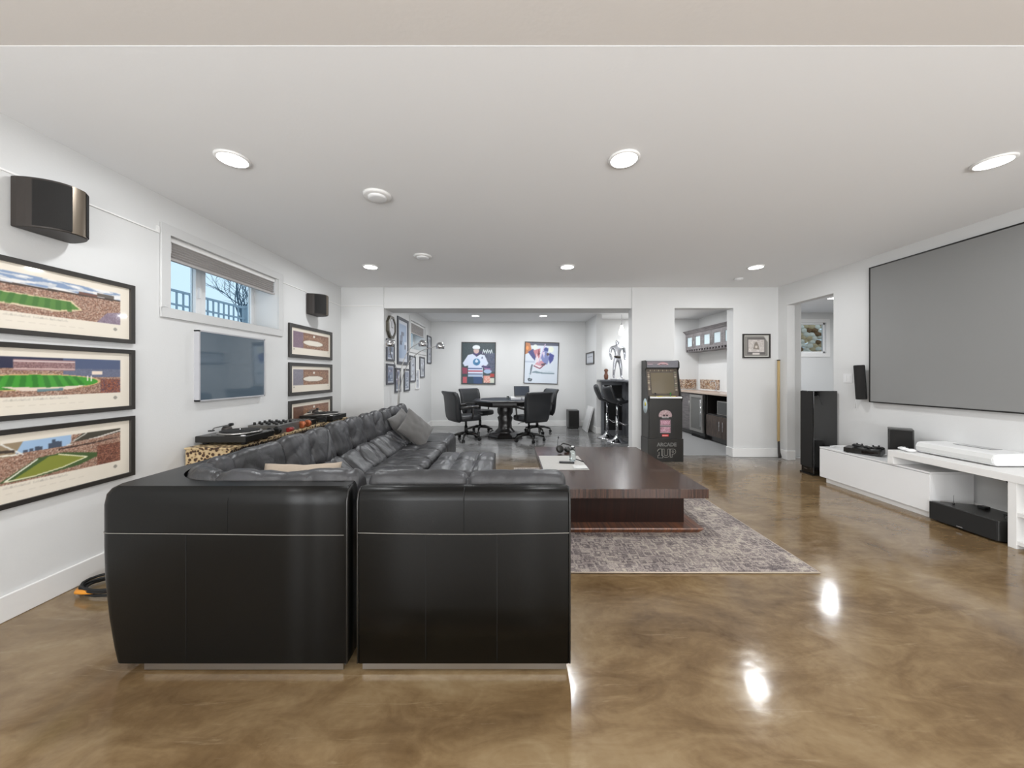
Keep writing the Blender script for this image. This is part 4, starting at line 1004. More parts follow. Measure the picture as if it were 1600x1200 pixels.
ar = thing('arcade_cabinet', 'black arcade game cabinet on a riser by the white pillar', 'arcade machine', (2.33, 5.43, 0))
AX0, AX1 = 2.063, 2.597
box('riser', 'black_satin', (AX0, 5.29, 0), (AX1, 5.575, .346), ar, bevel=.004)
def sidepanel(xa, xb):
    p = [(5.31, .347), (5.31, .90), (5.285, .97), (5.285, .99), (5.34, .995), (5.43, 1.38), (5.395, 1.42), (5.40, 1.50), (5.43, 1.53), (5.575, 1.53), (5.575, .347)]
    return MB().prism(p, 'x', xa, xb)
sidepanel(AX0+.008, AX0+.026).build('side_panel', 'black_satin', ar, bevel=.002); sidepanel(AX1-.026, AX1-.008).build('side_panel', 'black_satin', ar, bevel=.002)
box('front_panel', 'black_satin', (AX0+.026, 5.305, .347), (AX1-.026, 5.32, .955), ar)
box('body', 'black_matte', (AX0+.026, 5.45, .347), (AX1-.026, 5.57, 1.52), ar)
box('control_deck', 'white_plastic', (AX0+.026, 5.275, .955), (AX1-.026, 5.40, .978), ar, bevel=.003)
box('marquee', 'bar_grey', (AX0+.026, 5.405, 1.42), (AX1-.026, 5.45, 1.522), ar)
# sloping bezel + monitor
Mb = Matrix.Translation((2.33, 5.375, .985)) @ Matrix.Rotation(-math.atan2(.07, .42), 4, 'X')
MB().box((-.24, 0, 0), (.24, .02, .425), Mb).build('bezel', 'dark_brown', ar)
cv = Canvas(70, 60, (70, 60, 52)); cv.speckle(cv.box(0, 0, 1, 1), [(60, 50, 44), (76, 66, 58), (84, 76, 62)])
for i in range(9):
    cv.ell(.07, .25+i*.075, .035, .03, [(186, 172, 150), (150, 134, 112), (120, 104, 92)][i % 3]); cv.ell(.93, .22+i*.08, .035, .03, [(176, 166, 148), (130, 118, 104), (108, 112, 90)][i % 3])
for i in range(12): cv.ell(.14+i*.066, .93, .025, .02, [(170, 156, 132), (120, 104, 84)][i % 2])
printed('bezel_print', ar, cv, Mb @ Vector((-.24, -.0008, 0)), (1, 0, 0), (Mb.to_3x3() @ Vector((0, 0, 1))), (0, -1, 0), .48, .425, 'print_flat')
mat('monitor', (104, 94, 76), .12, coat=1)
MB().box((-.175, -.006, .035), (.175, -.001, .36), Mb).build('monitor_screen', 'monitor', ar)
jm = [('joystick_ball', 'black_plastic', -.14), ('joystick_ball', 'green', .09)]
for nm, mt_, dx in jm:
    MB().cyl((2.33+dx, 5.33, .978), (2.33+dx, 5.33, 1.015), .004, n=8).ellipsoid((2.33+dx, 5.33, 1.025), (.014, .014, .014), 12, 8).build('joystick', mt_, ar)
for sx_ in (-.10, .125):
    for j in range(2):
        for i in range(3): MB().cyl((2.33+sx_+i*.026, 5.315+j*.03, .978), (2.33+sx_+i*.026, 5.315+j*.03, .986), .010, n=12).build('button', 'yellow' if sx_ < 0 or i < 2 else 'red', ar)
box('deck_art', 'yellow', (AX0+.05, 5.385, .979), (AX1-.05, 5.398, 1.0), ar)
# flat prints
cv = Canvas(90, 24, (112, 112, 118)); cv.speckle(cv.box(0, 0, 1, 1), [(108, 108, 114), (118, 118, 124), (104, 100, 106)]); cv.rect(.0, .52, .5, .95, (128, 112, 116), .6); cv.rect(.02, .45, .18, .56, (190, 160, 164))
cv.poly([(.33, .45), (.40, .72), (.52, .85), (.64, .72), (.70, .45), (.62, .35), (.52, .5), (.42, .35)], (168, 120, 124)); cv.poly([(.40, .45), (.47, .6), (.47, .42)], (84, 50, 56)); cv.poly([(.56, .45), (.60, .6), (.64, .42)], (84, 50, 56)); cv.line([(.34, .5), (.46, .62), (.58, .62), (.68, .5)], .05, (206, 186, 188))
printed('marquee_print', ar, cv, (AX0+.03, 5.4035, 1.424), (1, 0, 0), (0, 0, 1), (0, -1, 0), AX1-AX0-.06, .094, 'print_flat')
cv = Canvas(80, 110, (24, 24, 23))
PK = [(196, 150, 168), (220, 190, 200), (150, 90, 110), (90, 50, 64), (210, 176, 186)]
m_ = ((cv.X-.5)/.40)**2+((cv.Y-.80)/.20)**2 < 1; m_ &= cv.Y > .74; cv.speckle(m_, [(190, 168, 168), (150, 120, 122), (206, 190, 190), (110, 80, 84)]); cv.ell(.42, .80, .07, .03, (40, 24, 26)); cv.ell(.60, .80, .07, .03, (40, 24, 26))
cv.speckle(cv.box(.28, .70, .72, .755), [(150, 144, 144), (190, 186, 186), (90, 84, 84)])
for y0, y1 in ((.44, .65), (.18, .40)):
    cv.rect(.18, y0, .82, y1, (210, 190, 196)); cv.rect(.20, y0+.015, .80, y1-.015, (90, 44, 58)); cv.speckle(cv.box(.22, y0+.03, .78, y1-.03), PK)
cv.rect(.30, .04, .70, .12, (190, 40, 40)); 
for i in range(6): cv.rect(.34+i*.055, .06, .37+i*.055, .10, (240, 220, 214))
printed('logo_print', ar, cv, (2.205, 5.3035, .36), (1, 0, 0), (0, 0, 1), (0, -1, 0), .25, .42, 'print_flat')
def text(body, size, loc, rotz, parent, material, name='lettering', ext=.0008, rx=90, bold=0):
    cu = bpy.data.curves.new(name, 'FONT'); cu.body = body; cu.size = size; cu.align_x = 'CENTER'; cu.extrude = ext; cu.offset = bold
    o = bpy.data.objects.new(name, cu); C.objects.link(o); o.rotation_euler = (R(rx), 0, R(rotz)); o.location = Vector(loc)-OFF.get(parent.name, Vector()); o.parent = parent
    bpy.context.view_layer.update(); me = bpy.data.meshes.new_from_object(o); o2 = bpy.data.objects.new(name, me); o2.matrix_local = Matrix.Translation(o.location) @ o.rotation_euler.to_matrix().to_4x4(); bpy.data.objects.remove(o)
    C.objects.link(o2); o2.parent = parent; me.materials.clear(); me.materials.append(MATS[material]); return o2
text('ARCADE', .075, (2.345, 5.2895, .235), 0, ar, 'steel_grey', bold=.0025)
for gr_, yy, mt_ in ((.009, 5.2888, 'stitch'), (0, 5.2882, 'black_matte')):
    one = [(-.03, .0), (.035, .0), (.035, .025), (.018, .025), (.018, .125), (-.008, .125), (-.035, .10), (-.035, .08), (-.010, .088), (-.010, .025), (-.03, .025)]
    cxx = sum(p[0] for p in one)/len(one); pl = [(2.245+p[0]+(gr_ if p[0] > 0.002 else -gr_), .065+p[1]+(gr_ if (p[1] > .06 or (p[1] == .025)) else -gr_)) for p in one]
    MB().prism(pl, 'y', yy, 5.2905).build('numeral', mt_, ar)
text('UP', .165, (2.375, 5.2893, .075), 0, ar, 'stitch', bold=.009)
text('UP', .165, (2.375, 5.2885, .075), 0, ar, 'black_matte', bold=.001)
MB().lathe([(.001, 0), (.085, 0), (.085, .002), (.001, .002)], n=32, M=Matrix.Translation((AX0+.0065, 5.42, .83)) @ rot(0, 90, 0) @ Matrix.Scale(1.35, 4, (1, 0, 0))).build('round_sticker', 'sticker', ar)
MB().lathe([(.001, 0), (.03, 0), (.03, .002), (.001, .002)], n=20, M=Matrix.Translation((AX0+.0045, 5.41, .86)) @ rot(0, 90, 0)).build('sticker_emblem', 'yellow', ar)

# ------------------------------------------------------------------ game room
def player1():
    cv = Canvas(96, 120, (60, 74, 78)); cv.speckle(cv.box(0, 0, 1, 1), [(56, 70, 74), (66, 80, 84), (50, 62, 68)])
    cv.speckle(cv.box(.68, .3, 1, .75), [(70, 80, 110), (100, 110, 140), (60, 70, 90), (120, 110, 130)], .8)
    cv.poly([(.30, .72), (.70, .72), (.62, .80), (.38, .80)], (60, 56, 84))
    cv.poly([(.02, .50), (.18, .70), (.32, .73), (.44, .66), (.56, .72), (.68, .70), (.80, .50), (.72, .42), (.64, .46), (.64, .14), (.18, .14), (.18, .44), (.08, .42)], (206, 214, 232))
    cv.poly([(.36, .74), (.43, .66), (.50, .73), (.46, .76)], (70, 60, 110)); cv.ell(.43, .81, .085, .075, (196, 168, 162)); cv.ell(.43, .885, .115, .06, (220, 226, 230)); cv.rect(.34, .83, .52, .85, (120, 96, 96), .5)
    cv.ell(.44, .53, .11, .085, (70, 124, 164)); cv.ell(.44, .55, .05, .035, (200, 216, 232)); cv.line([(.44, .47), (.44, .60)], .01, (210, 222, 236)); cv.ell(.44, .49, .05, .03, (60, 110, 150))
    cv.poly([(.58, .62), (.61, .67), (.64, .62)], (80, 90, 120))
    cv.rect(.18, .355, .62, .385, (54, 78, 128)); cv.rect(.18, .29, .63, .32, (176, 84, 100)); cv.rect(.18, .225, .63, .245, (80, 84, 120)); cv.rect(.18, .19, .64, .215, (150, 176, 204))
    cv.poly([(.0, .40), (.16, .38), (.16, .24), (.02, .24)], (140, 60, 84)); cv.rect(.03, .01, .15, .16, (190, 90, 100)); cv.rect(.17, .0, .62, .17, (48, 74, 116)); cv.poly([(.17, 0), (.36, 0), (.34, .17), (.19, .17)], (40, 66, 86))
    cv.poly([(.63, .45), (.84, .42), (.88, .34), (.70, .32)], (150, 110, 150)); cv.line([(.62, .42), (.84, .40)], .02, (60, 56, 100)); cv.ell(.78, .30, .12, .05, (160, 184, 214)); cv.speckle(cv.box(.66, .02, .86, .20), [(200, 90, 80), (220, 170, 150), (236, 220, 210)]); cv.rect(.86, .02, .98, .14, (206, 210, 196)); cv.rect(.86, .16, .98, .25, (170, 60, 56))
    for i in range(5): cv.line([(.62+i*.06, .74+.03*(i % 2)), (.65+i*.06, .84-.02*(i % 2)), (.68+i*.06, .75)], .008, (210, 218, 222))
    return cv
def player2():
    cv = Canvas(96, 120, (206, 214, 224)); cv.rect(0, .93, 1, 1, (86, 90, 106)); cv.rect(0, .5, .3, .54, (180, 190, 206))
    cv.poly([(0, .70), (0, 1), (.14, .98), (.2, .8), (.1, .74)], (184, 120, 80)); cv.ell(.06, .86, .04, .05, (224, 150, 90))
    cv.poly([(.08, .76), (.26, .86), (.34, .70), (.30, .55), (.22, .62)], (74, 76, 126)); cv.ell(.30, .88, .08, .07, (214, 220, 214)); cv.poly([(.24, .80), (.46, .86), (.44, .62), (.36, .58)], (186, 120, 128)); cv.poly([(.34, .74), (.42, .60), (.44, .46), (.34, .48)], (222, 206, 212)); cv.poly([(.40, .84), (.46, .72), (.38, .66)], (120, 50, 66))
    cv.poly([(.55, .84), (.62, .89), (.72, .86), (.68, .78), (.58, .80)], (60, 74, 136)); cv.ell(.78, .84, .085, .075, (226, 230, 214)); cv.poly([(.52, .80), (.66, .80), (.74, .62), (.68, .46), (.56, .50), (.48, .62)], (120, 130, 178)); cv.poly([(.52, .76), (.60, .78), (.58, .62)], (206, 196, 214)); cv.poly([(.74, .76), (.88, .70), (.86, .58), (.76, .48), (.72, .60)], (66, 72, 140)); cv.ell(.69, .72, .04, .035, (84, 70, 76))
    cv.poly([(.34, .50), (.50, .56), (.62, .48), (.54, .40), (.36, .36), (.28, .42)], (196, 140, 150)); cv.poly([(.30, .46), (.50, .42), (.60, .44), (.50, .36), (.34, .34)], (222, 214, 220)); cv.line([(.28, .42), (.46, .36), (.60, .46)], .012, (120, 60, 80)); cv.line([(.52, .46), (.62, .48)], .02, (80, 70, 84))
    cv.line([(.60, .96), (.46, .6), (.42, .5)], .012, (190, 170, 200)); cv.line([(.22, .44), (.17, .22)], .02, (96, 104, 116)); cv.line([(.17, .30), (.15, .12), (.13, .06)], .008, (170, 190, 200)); cv.line([(.12, .09), (.14, .05), (.20, .05), (.22, .09), (.13, .10)], .014, (60, 72, 80))
    cv.poly([(.22, .27), (.34, .30), (.50, .27), (.92, .26), (.90, .23), (.50, .235), (.24, .25)], (120, 140, 150)); cv.poly([(.40, .31), (.92, .30), (.80, .28)], (176, 192, 202), .7)
    return cv
framed('hockey_poster', 'framed poster of a standing hockey player in a white jersey', 'poster', 'B', (-.817, 8.93, 1.597), .868, 1.07, player1(), .018, fm='frame_black', roll=R(-.6), pm='print_flat')
framed('hockey_poster', 'crooked framed poster of two hockey players on white ice', 'poster', 'B', (.775, 8.93, 1.605), .868, 1.06, player2(), .018, fm='frame_black', roll=R(-2.0), pm='print_flat')
cv = Canvas(40, 22, (176, 182, 192)); cv.rect(.06, .1, .94, .9, (196, 200, 208)); cv.rect(.2, .6, .8, .7, (140, 146, 160))
framed('framed_certificate', 'small black framed certificate on the game room right wall', 'picture', 'R', (1.90, 8.40, 1.70), .82, .29, cv, .03)
def gal(seed, dark=False, w_=34, h_=44, base=(150, 158, 172)):
    rd = np.random.default_rng(seed); cv = Canvas(w_, h_, (196, 200, 208)); cv.rect(.1, .08, .9, .92, base)
    for i in range(7):
        x, y = rd.random(2)*.6+.1; cv.rect(x, y, x+.1+rd.random()*.25, y+.04+rd.random()*.14, [(96, 104, 122), (190, 198, 210), (70, 76, 92), (214, 218, 226)][rd.integers(0, 4)], .8)
    return cv
gallery = [(5.69, 6.07, 1.54, 1.90, 'dark framed photo under the octagonal clock', 'frame_grey', .03), (5.69, 6.07, 1.147, 1.49, 'dark framed photo, second below the octagonal clock', 'frame_grey', .03),
 (6.24, 6.89, 1.50, 2.355, 'tall large dark framed print left of gallery window', 'frame_grey', .05), (6.11, 6.41, .995, 1.43, 'narrow dark framed picture left of the arc lamp pole', 'frame_grey', .03),
 (6.63, 6.99, .99, 1.42, 'narrow dark framed picture right of the arc lamp pole', 'frame_grey', .03), (7.0, 7.41, 1.16, 1.695, 'dark framed picture just under the gallery window, near side', 'frame_grey', .03),
 (7.43, 7.72, 1.0, 1.42, 'white framed picture lowest on the gallery wall', 'white_paint', .02), (7.77, 8.19, 1.24, 1.71, 'dark framed picture under the gallery window, far side', 'frame_grey', .03),
 (8.46, 8.88, 1.58, 2.26, 'tall dark framed picture beyond the gallery window', 'frame_grey', .03)]
for i, (y0, y1, z0, z1, lb, fm, bw) in enumerate(gallery):
    cv = gal(i+2, base=(150, 166, 190) if i == 2 else (168, 172, 180) if i in (5, 7, 8, 6) else (120, 128, 146))
    framed('gallery_picture', lb, 'picture', 'L', (-2.02, (y0+y1)/2, (z0+z1)/2), y1-y0, z1-z0, cv, bw, fm=fm)
ck = thing('wall_clock', 'octagonal brass framed clock at the top of gallery wall', 'clock', (-2.02, 5.88, 1.91))
def octo(r_, cy, cz): return [(cy+r_*math.cos(R(22.5+45*i)), cz+r_*math.sin(R(22.5+45*i))) for i in range(8)]
m_ = MB(); a = octo(.20, 5.88, 2.10); b = octo(.155, 5.88, 2.10)
m_.loft([[Vector((-2.019, y, z)) for y, z in a], [Vector((-1.975, y, z)) for y, z in a], [Vector((-1.972, y, z)) for y, z in b], [Vector((-1.99, y, z)) for y, z in b]], False, False); m_.build('case', 'frame_brass', ck)
m_ = MB(); m_.prism(b, 'x', -2.01, -1.99); dl = m_.build('dial', 'paper', ck)
m_ = MB(); m_.box((-1.99, 5.876, 2.10), (-1.987, 5.884, 2.20)); m_.build('hand', 'black_plastic', dl); m_ = MB(); m_.box((-1.99, 5.88, 2.096), (-1.987, 5.95, 2.104)); m_.build('hand', 'black_plastic', dl)

# arc lamp
al = thing('arc_floor_lamp', 'chrome arc floor lamp with three domed heads behind the sofa', 'floor lamp', (-1.91, 5.98, 0))
MB().lathe([(.001, 0), (.09, 0), (.09, .02), (.03, .035), (.001, .035)], (-1.91, 5.98, 0), 24).build('base', 'chrome', al)
def arm(pts, head, rx=0):
    # smooth by chaikin
    P = [Vector(p) for p in pts]
    for _ in range(3):
        Q = [P[0]]
        for a, b in zip(P, P[1:]): Q += [a*.75+b*.25, a*.25+b*.75]
        Q.append(P[-1]); P = Q
    MB().tube(P, .007, 8).build('arm', 'brushed', al)
    m_ = MB(); Mx = Matrix.Translation(head) @ rot(rx, 0, 0)
    m_.lathe([(.068, -.055), (.075, -.02), (.072, .01), (.055, .038), (.03, .052), (.001, .056)], n=24, M=Mx); s_ = m_.build('lamp_shade', 'chrome', al)
    MB().lathe([(.001, -.05), (.03, -.05), (.03, -.02), (.001, -.02)], n=16, M=Mx).build('bulb', 'white_plastic', s_)
arm([(-1.90, 5.98, .03), (-1.90, 5.98, 1.1), (-1.92, 5.9, 1.45), (-1.93, 5.65, 1.62), (-1.86, 5.42, 1.75), (-1.83, 5.36, 1.79)], (-1.83, 5.34, 1.79))
arm([(-1.92, 5.97, .03), (-1.92, 5.97, 1.0), (-1.86, 5.98, 1.45), (-1.74, 5.99, 1.75), (-1.56, 6.0, 1.85)], (-1.50, 6.0, 1.845))
arm([(-1.91, 5.99, .03), (-1.91, 5.99, .9), (-1.82, 5.99, 1.40), (-1.60, 6.0, 1.70), (-1.27, 6.0, 1.80)], (-1.20, 6.0, 1.805))

# poker table
pt = thing('poker_table', 'dark octagonal poker table on a turned pedestal', 'table', (-.12, 7.5, 0))
def octa(r_, z, c=(-.12, 7.5)): return [Vector((c[0]+r_*math.cos(R(22.5+45*i)), c[1]+r_*math.sin(R(22.5+45*i)), z)) for i in range(8)]
MB().loft([octa(.60, .66), octa(.62, .70), octa(.62, .755), octa(.60, .76)], False).build('apron', 'dark_wood', pt)
MB().loft([octa(.70, .752), octa(.715, .765), octa(.70, .785), octa(.56, .787), octa(.56, .777)], False).build('rim', 'dark_wood', pt)
MB().loft([octa(.56, .775), octa(.56, .782)], False).build('playing_surface', 'felt', pt)
MB().lathe([(.001, .08), (.24, .08), (.21, .12), (.15, .18), (.14, .3), (.165, .4), (.13, .44), (.165, .5), (.17, .58), (.14, .64), (.2, .68), (.001, .68)], (-.12, 7.5, 0), 28).build('pedestal', 'dark_wood', pt)
MB().loft([octa(.38, 0), octa(.40, .03), octa(.36, .07), octa(.25, .10)], False).build('base', 'dark_wood', pt)

def office_chair():
    root = thing('poker_chair', 'x', 'chair', (0, 0, 0), 'castered chairs around the poker table')
    # facing +X in local space
    pf = [(-.22, .42), (-.245, .55), (-.265, .72), (-.29, .86), (-.33, .955), (-.385, .985), (-.41, .965), (-.39, .93), (-.36, .88), (-.345, .75), (-.34, .60), (-.32, .46), (-.27, .39)]
    wds = lambda z: .255+.04*math.sin(max(0, min(1, (z-.42)/.5))*math.pi/2)
    m_ = MB(); rings = []
    for t in (-1, -.96, -.8, -.4, 0, .4, .8, .96, 1):
        rings.append([Vector((x-.02*(1-t*t)+(.012 if abs(t) == 1 else 0), t*wds(z), z)) for x, z in pf])
    m_.loft(rings).build('backrest', 'charcoal_leather', root)
    m_ = MB(); rings = []
    for z, s_ in ((.40, .9), (.42, 1), (.48, 1.0), (.505, .93), (.51, .7)):
        rings.append([Vector((.27*s_*(abs(math.cos(t))**.5)*(1 if math.cos(t) > 0 else -1)+.0, .26*s_*(abs(math.sin(t))**.5)*(1 if math.sin(t) > 0 else -1), z)) for t in [2*math.pi*i/24 for i in range(24)]])
    m_.loft(rings).build('seat', 'charcoal_leather', root)
    for s_ in (-1, 1):
        m_ = MB(); m_.tube([(-.26, s_*.27, .66), (-.1, s_*.29, .68), (.12, s_*.29, .68), (.16, s_*.285, .66)], .027, 8); m_.tube([(.02, s_*.29, .67), (.0, s_*.28, .45)], .016, 8); m_.build('armrest', 'dark_wood', root)
    MB().cyl((0, 0, .12), (0, 0, .28), .032, n=14).cyl((0, 0, .28), (0, 0, .41), .022, n=14).build('gas_column', 'black_plastic', root)
    MB().tube([(0, .05, .38), (0, .2, .37), (0, .26, .35)], .006, 6).build('lever', 'black_plastic', root)
    for i in range(5):
        a = R(72*i+18); d = Vector((math.cos(a), math.sin(a), 0)); m_ = MB()
        m_.tube([d*.02+Vector((0, 0, .13)), d*.16+Vector((0, 0, .125)), d*.30+Vector((0, 0, .085))], [.03, .026, .018], 8); lg = m_.build('base_leg', 'black_satin', root)
        c = d*.30; pn_ = Vector((-d.y, d.x, 0)); m_ = MB()
        for q in (-1, 1): m_.cyl(c+pn_*(q*.006)+Vector((0, 0, .03)), c+pn_*(q*.026)+Vector((0, 0, .03)), .03, n=14)
        m_.cyl(c+Vector((0, 0, .05)), c+Vector((0, 0, .085)), .008, n=8); m_.build('caster', 'rubber', lg)
    return root
ch = office_chair()
spots = [((-.90, 7.08), 34, 'castered black chair nearest the left side of the poker table'), ((-.70, 8.02), -38, 'castered black chair behind the left side of the poker table'),
         ((.36, 6.98), 122, 'castered black chair in front of the poker table, back towards the camera'), ((.60, 8.0), 200, 'castered black chair mostly hidden at the far right of poker table')]
for i, ((x, y), a, lb) in enumerate(spots):
    o = ch if i == 0 else copy_tree(ch); o.location = (x, y, 0); o.rotation_euler = (0, 0, R(a)); o['label'] = lb
# laptop on table
lp = thing('laptop', 'open laptop standing on a pale box on the poker table', 'laptop', (.22, 7.45, .83))
Mx = Matrix.Translation((.26, 7.52, .835)) @ rot(0, 0, 8)
MB().box((-.17, -.12, 0), (.17, .12, .016), Mx).build('keyboard_base', 'steel_grey', lp, bevel=.003)
Ms = Mx @ Matrix.Translation((0, .12, .012)) @ rot(-14, 0, 0)
MB().box((-.17, 0, 0), (.17, .010, .22), Ms).build('lid', 'black_satin', lp, bevel=.003)
MB().box((-.158, -.002, .012), (.158, .001, .21), Ms).build('display', 'screen_laptop', lp)
for nm, c0, c1, lb in (('white_box', (.0, 7.32, .788), (.22, 7.64, .834), 'pale flat box under the left side of laptop'), ('white_box', (.235, 7.32, .788), (.44, 7.64, .834), 'pale flat box under the right side of laptop')):
    r_ = thing(nm, lb, 'box', ((c0[0]+c1[0])/2, 7.48, .7875)); box('carton', 'paper', c0, (c1[0], c1[1], c1[2]-.01), r_, bevel=.002); box('box_lid', 'white_plastic', (c0[0]-.002, c0[1]-.002, c1[2]-.01), (c1[0]+.002, c1[1]+.002, c1[2]), r_)
r_ = thing('drinking_glass', 'small dark glass on the poker table left of the laptop', 'glass', (-.06, 7.4, .787)); MB().lathe([(.001, 0), (.022, 0), (.028, .07), (.025, .07), (.02, .006), (.001, .006)], (-.06, 7.4, .7875), 16).build('cup', 'bottle_glass', r_)

pc = thing('desktop_computer', 'black computer tower on the floor by the far wall', 'computer', (1.55, 8.75, 0))
box('case', 'black_satin', (1.40, 8.52, .02), (1.66, 8.86, .44), pc, bevel=.01); box('front_panel', 'grille', (1.415, 8.515, .04), (1.645, 8.52, .42), pc)
for x in (1.43, 1.63): MB().cyl((x, 8.56, 0), (x, 8.56, .022), .015, n=10).cyl((x, 8.82, 0), (x, 8.82, .022), .015, n=10).build('foot', 'rubber', pc)
lpn = thing('leaning_panel', 'thin white panel leaning on the game room right wall', 'panel', (1.80, 8.2, 0))
m_ = MB(); Mx = Matrix.Translation((1.72, 8.25, .004)) @ rot(0, 15, 0); m_.box((0, -.28, 0), (.015, .28, .58), Mx); m_.build('board', 'white_gloss', lpn)
m_ = MB(); m_.box((-.003, -.28, 0), (0, -.26, .58), Mx); m_.build('edge_strip', 'steel_grey', lpn)

# bar counter and stools
bc = thing('bar_counter', 'raised bar with black panel and grey posts beside pillar', 'bar', (2.5, 7.5, 0))
m_ = MB(); m_.prism([(1.905, 7.50), (2.25, 7.50), (2.25, 5.95), (2.75, 5.95), (2.75, 7.99), (2.03, 7.99), (2.03, 7.79), (1.905, 7.79)], 'z', 1.16, 1.20); m_.build('bar_top', 'bar_top', bc, bevel=.006)
box('front_panel', 'black_matte', (2.03, 7.66, .10), (2.42, 7.68, 1.10), bc)
m_ = MB(); m_.box((1.97, 7.63, 0), (2.03, 7.69, 1.16)); m_.build('post', 'bar_grey', bc)
m_ = MB(); m_.box((2.42, 7.60, 0), (2.50, 7.69, 1.16)); m_.build('post', 'bar_grey', bc)
box('panel_moulding', 'bar_grey', (2.03, 7.645, 1.08), (2.42, 7.66, 1.16), bc); box('plinth', 'bar_grey', (2.03, 7.645, 0), (2.42, 7.66, .10), bc)
box('side_panel', 'bar_grey', (2.48, 5.98, 0), (2.52, 7.60, 1.16), bc)
def stool():
    root = thing('bar_stool', 'x', 'bar stool', (0, 0, 0), 'black bar stools at the raised bar')
    MB().lathe([(.001, 0), (.20, 0), (.205, .008), (.19, .018), (.09, .05), (.045, .10), (.03, .13), (.001, .13)], n=32).build('base', 'chrome', root)
    MB().cyl((0, 0, .12), (0, 0, .50), .028, n=18).cyl((0, 0, .5), (0, 0, .77), .02, n=18).build('column', 'chrome', root)
    MB().tube([(.02, -.02, .40), (.10, -.12, .34), (.20, -.10, .33), (.22, 0, .33), (.20, .10, .33), (.10, .12, .34), (.02, .02, .40)], .011, 8).build('footrest', 'chrome', root)
    m_ = MB(); nseg = 14; rings = []
    for j in range(15):
        s_ = j/14
        # profile from front of seat to top of back
        if s_ < .5: q = s_/.5; x = .20-.34*q; z = .80-.03*math.sin(q*math.pi)
        else: q = (s_-.5)/.5; x = -.14-.11*math.sin(q*1.5); z = .80+.28*q
        wd = .21-.05*max(0, (s_-.75)/.25)**2-.04*max(0, (.12-s_)/.12)
        top = []; bot = []
        for i in range(nseg+1):
            t = -1+2*i/nseg; lift = .05*abs(t)**2.5*(1 if s_ < .6 else .6); fx = .05*abs(t)**2*(0 if s_ < .45 else min(1, (s_-.45)*4))
            top.append(Vector((x+fx, t*wd, z+lift+(0 if s_ < .6 else 0)))); 
            dn = Vector((0, 0, -.035)) if s_ < .45 else Vector((-.03, 0, -.006))
            bot.append(top[-1]+dn)
        rings.append(top+bot[::-1])
    m_.loft(rings).build('bucket_seat', 'charcoal_leather', root)
    MB().tube([(0, 0, .74), (0, -.10, .73), (0, -.17, .72)], .006, 6).build('lever', 'chrome', root)
    return root
st = stool(); st.location = (2.07, 6.85, 0); st['label'] = 'black bucket bar stool on chrome base, the nearer one'; st.rotation_euler = (0, 0, R(10))
s2 = copy_tree(st); s2.location = (2.0, 7.30, 0); s2['label'] = 'black bucket bar stool on chrome base, the farther one'; s2.rotation_euler = (0, 0, R(-8))
# plain silver mannequin figure
mn = thing('silver_figurine', 'plain silver standing figure on the raised bar', 'figurine', (2.37, 7.82, 1.20))
ob_v = []; ob_e = []; ob_r = []
def sk(p, r_, par=None):
    ob_v.append((2.37+p[0], 7.82+p[1], 1.225+p[2])); ob_r.append(r_)
    if par is not None: ob_e.append((par, len(ob_v)-1))
    return len(ob_v)-1
pel = sk((0, 0, .44), .062); ch1 = sk((0, 0, .54), .05, pel); ch2 = sk((0, 0, .66), .085, ch1); nk = sk((0, 0, .74), .035, ch2); hd = sk((0, 0, .80), .045, nk); hd2 = sk((0, 0, .86), .038, hd)
for s_ in (-1, 1):
    sh_ = sk((s_*.09, 0, .69), .045, ch2); sh2 = sk((s_*.14, 0, .68), .042, sh_); el = sk((s_*.165, .01, .55), .03, sh2); hn = sk((s_*.15, -.05, .45), .026, el); hh = sk((s_*.145, -.06, .41), .02, hn)
    hp_ = sk((s_*.05, 0, .40), .048, pel); kn = sk((s_*.075, -.01, .22), .034, hp_); an_ = sk((s_*.085, 0, .04), .024, kn); ft = sk((s_*.09, -.06, .012), .018, an_)
me = bpy.data.meshes.new('body'); me.from_pydata([Vector(p)-OFF[mn.name] for p in ob_v], ob_e, []); o = bpy.data.objects.new('body', me); C.objects.link(o); o.parent = mn
bm = bmesh.new(); bm.from_mesh(me); ly = bm.verts.layers.skin.verify(); bm.verts.ensure_lookup_table()
for i, v_ in enumerate(bm.verts): v_[ly].radius = (ob_r[i], ob_r[i]); v_[ly].use_root = (i == 0)
bm.to_mesh(me); bm.free(); o.modifiers.new('skin', 'SKIN'); sb_ = o.modifiers.new('sub', 'SUBSURF'); sb_.levels = 2; sb_.render_levels = 2; me.materials.append(MATS['silver'])
for md in o.modifiers:
    if md.type == 'SKIN': md.use_smooth_shade = True
MB().lathe([(.001, 0), (.16, 0), (.16, .018), (.001, .018)], (2.37, 7.82, 1.2005), 28).build('stand', 'silver', mn)
m_ = MB(); m_.lathe([(.068, -.03), (.074, 0), (.068, .03)], (2.37, 7.82, 1.70), 20); m_.build('belt', 'dark_brown', mn)
MB().lathe([(.001, 0), (.03, 0), (.045, .03), (.05, .09), (.035, .12), (.03, .17), (.05, .20), (.03, .235), (.001, .24)], (2.13, 7.86, 1.2005), 20).build('ceramic_ornament', 'brown_ceramic', None, label='small brown glazed ornament left of the silver figure', cat='ornament')
pd = thing('pendant_light', 'small white glass pendant hanging over the raised bar', 'pendant light', (2.46, 7.80, 2.18))
MB().cyl((2.46, 7.80, 2.42), (2.46, 7.80, 2.645), .005, n=8).build('rod', 'chrome', pd); MB().lathe([(.001, 2.40), (.02, 2.40), (.022, 2.42), (.012, 2.44), (.001, 2.44)], (2.46, 7.80, 0), 16).build('socket', 'chrome', pd)
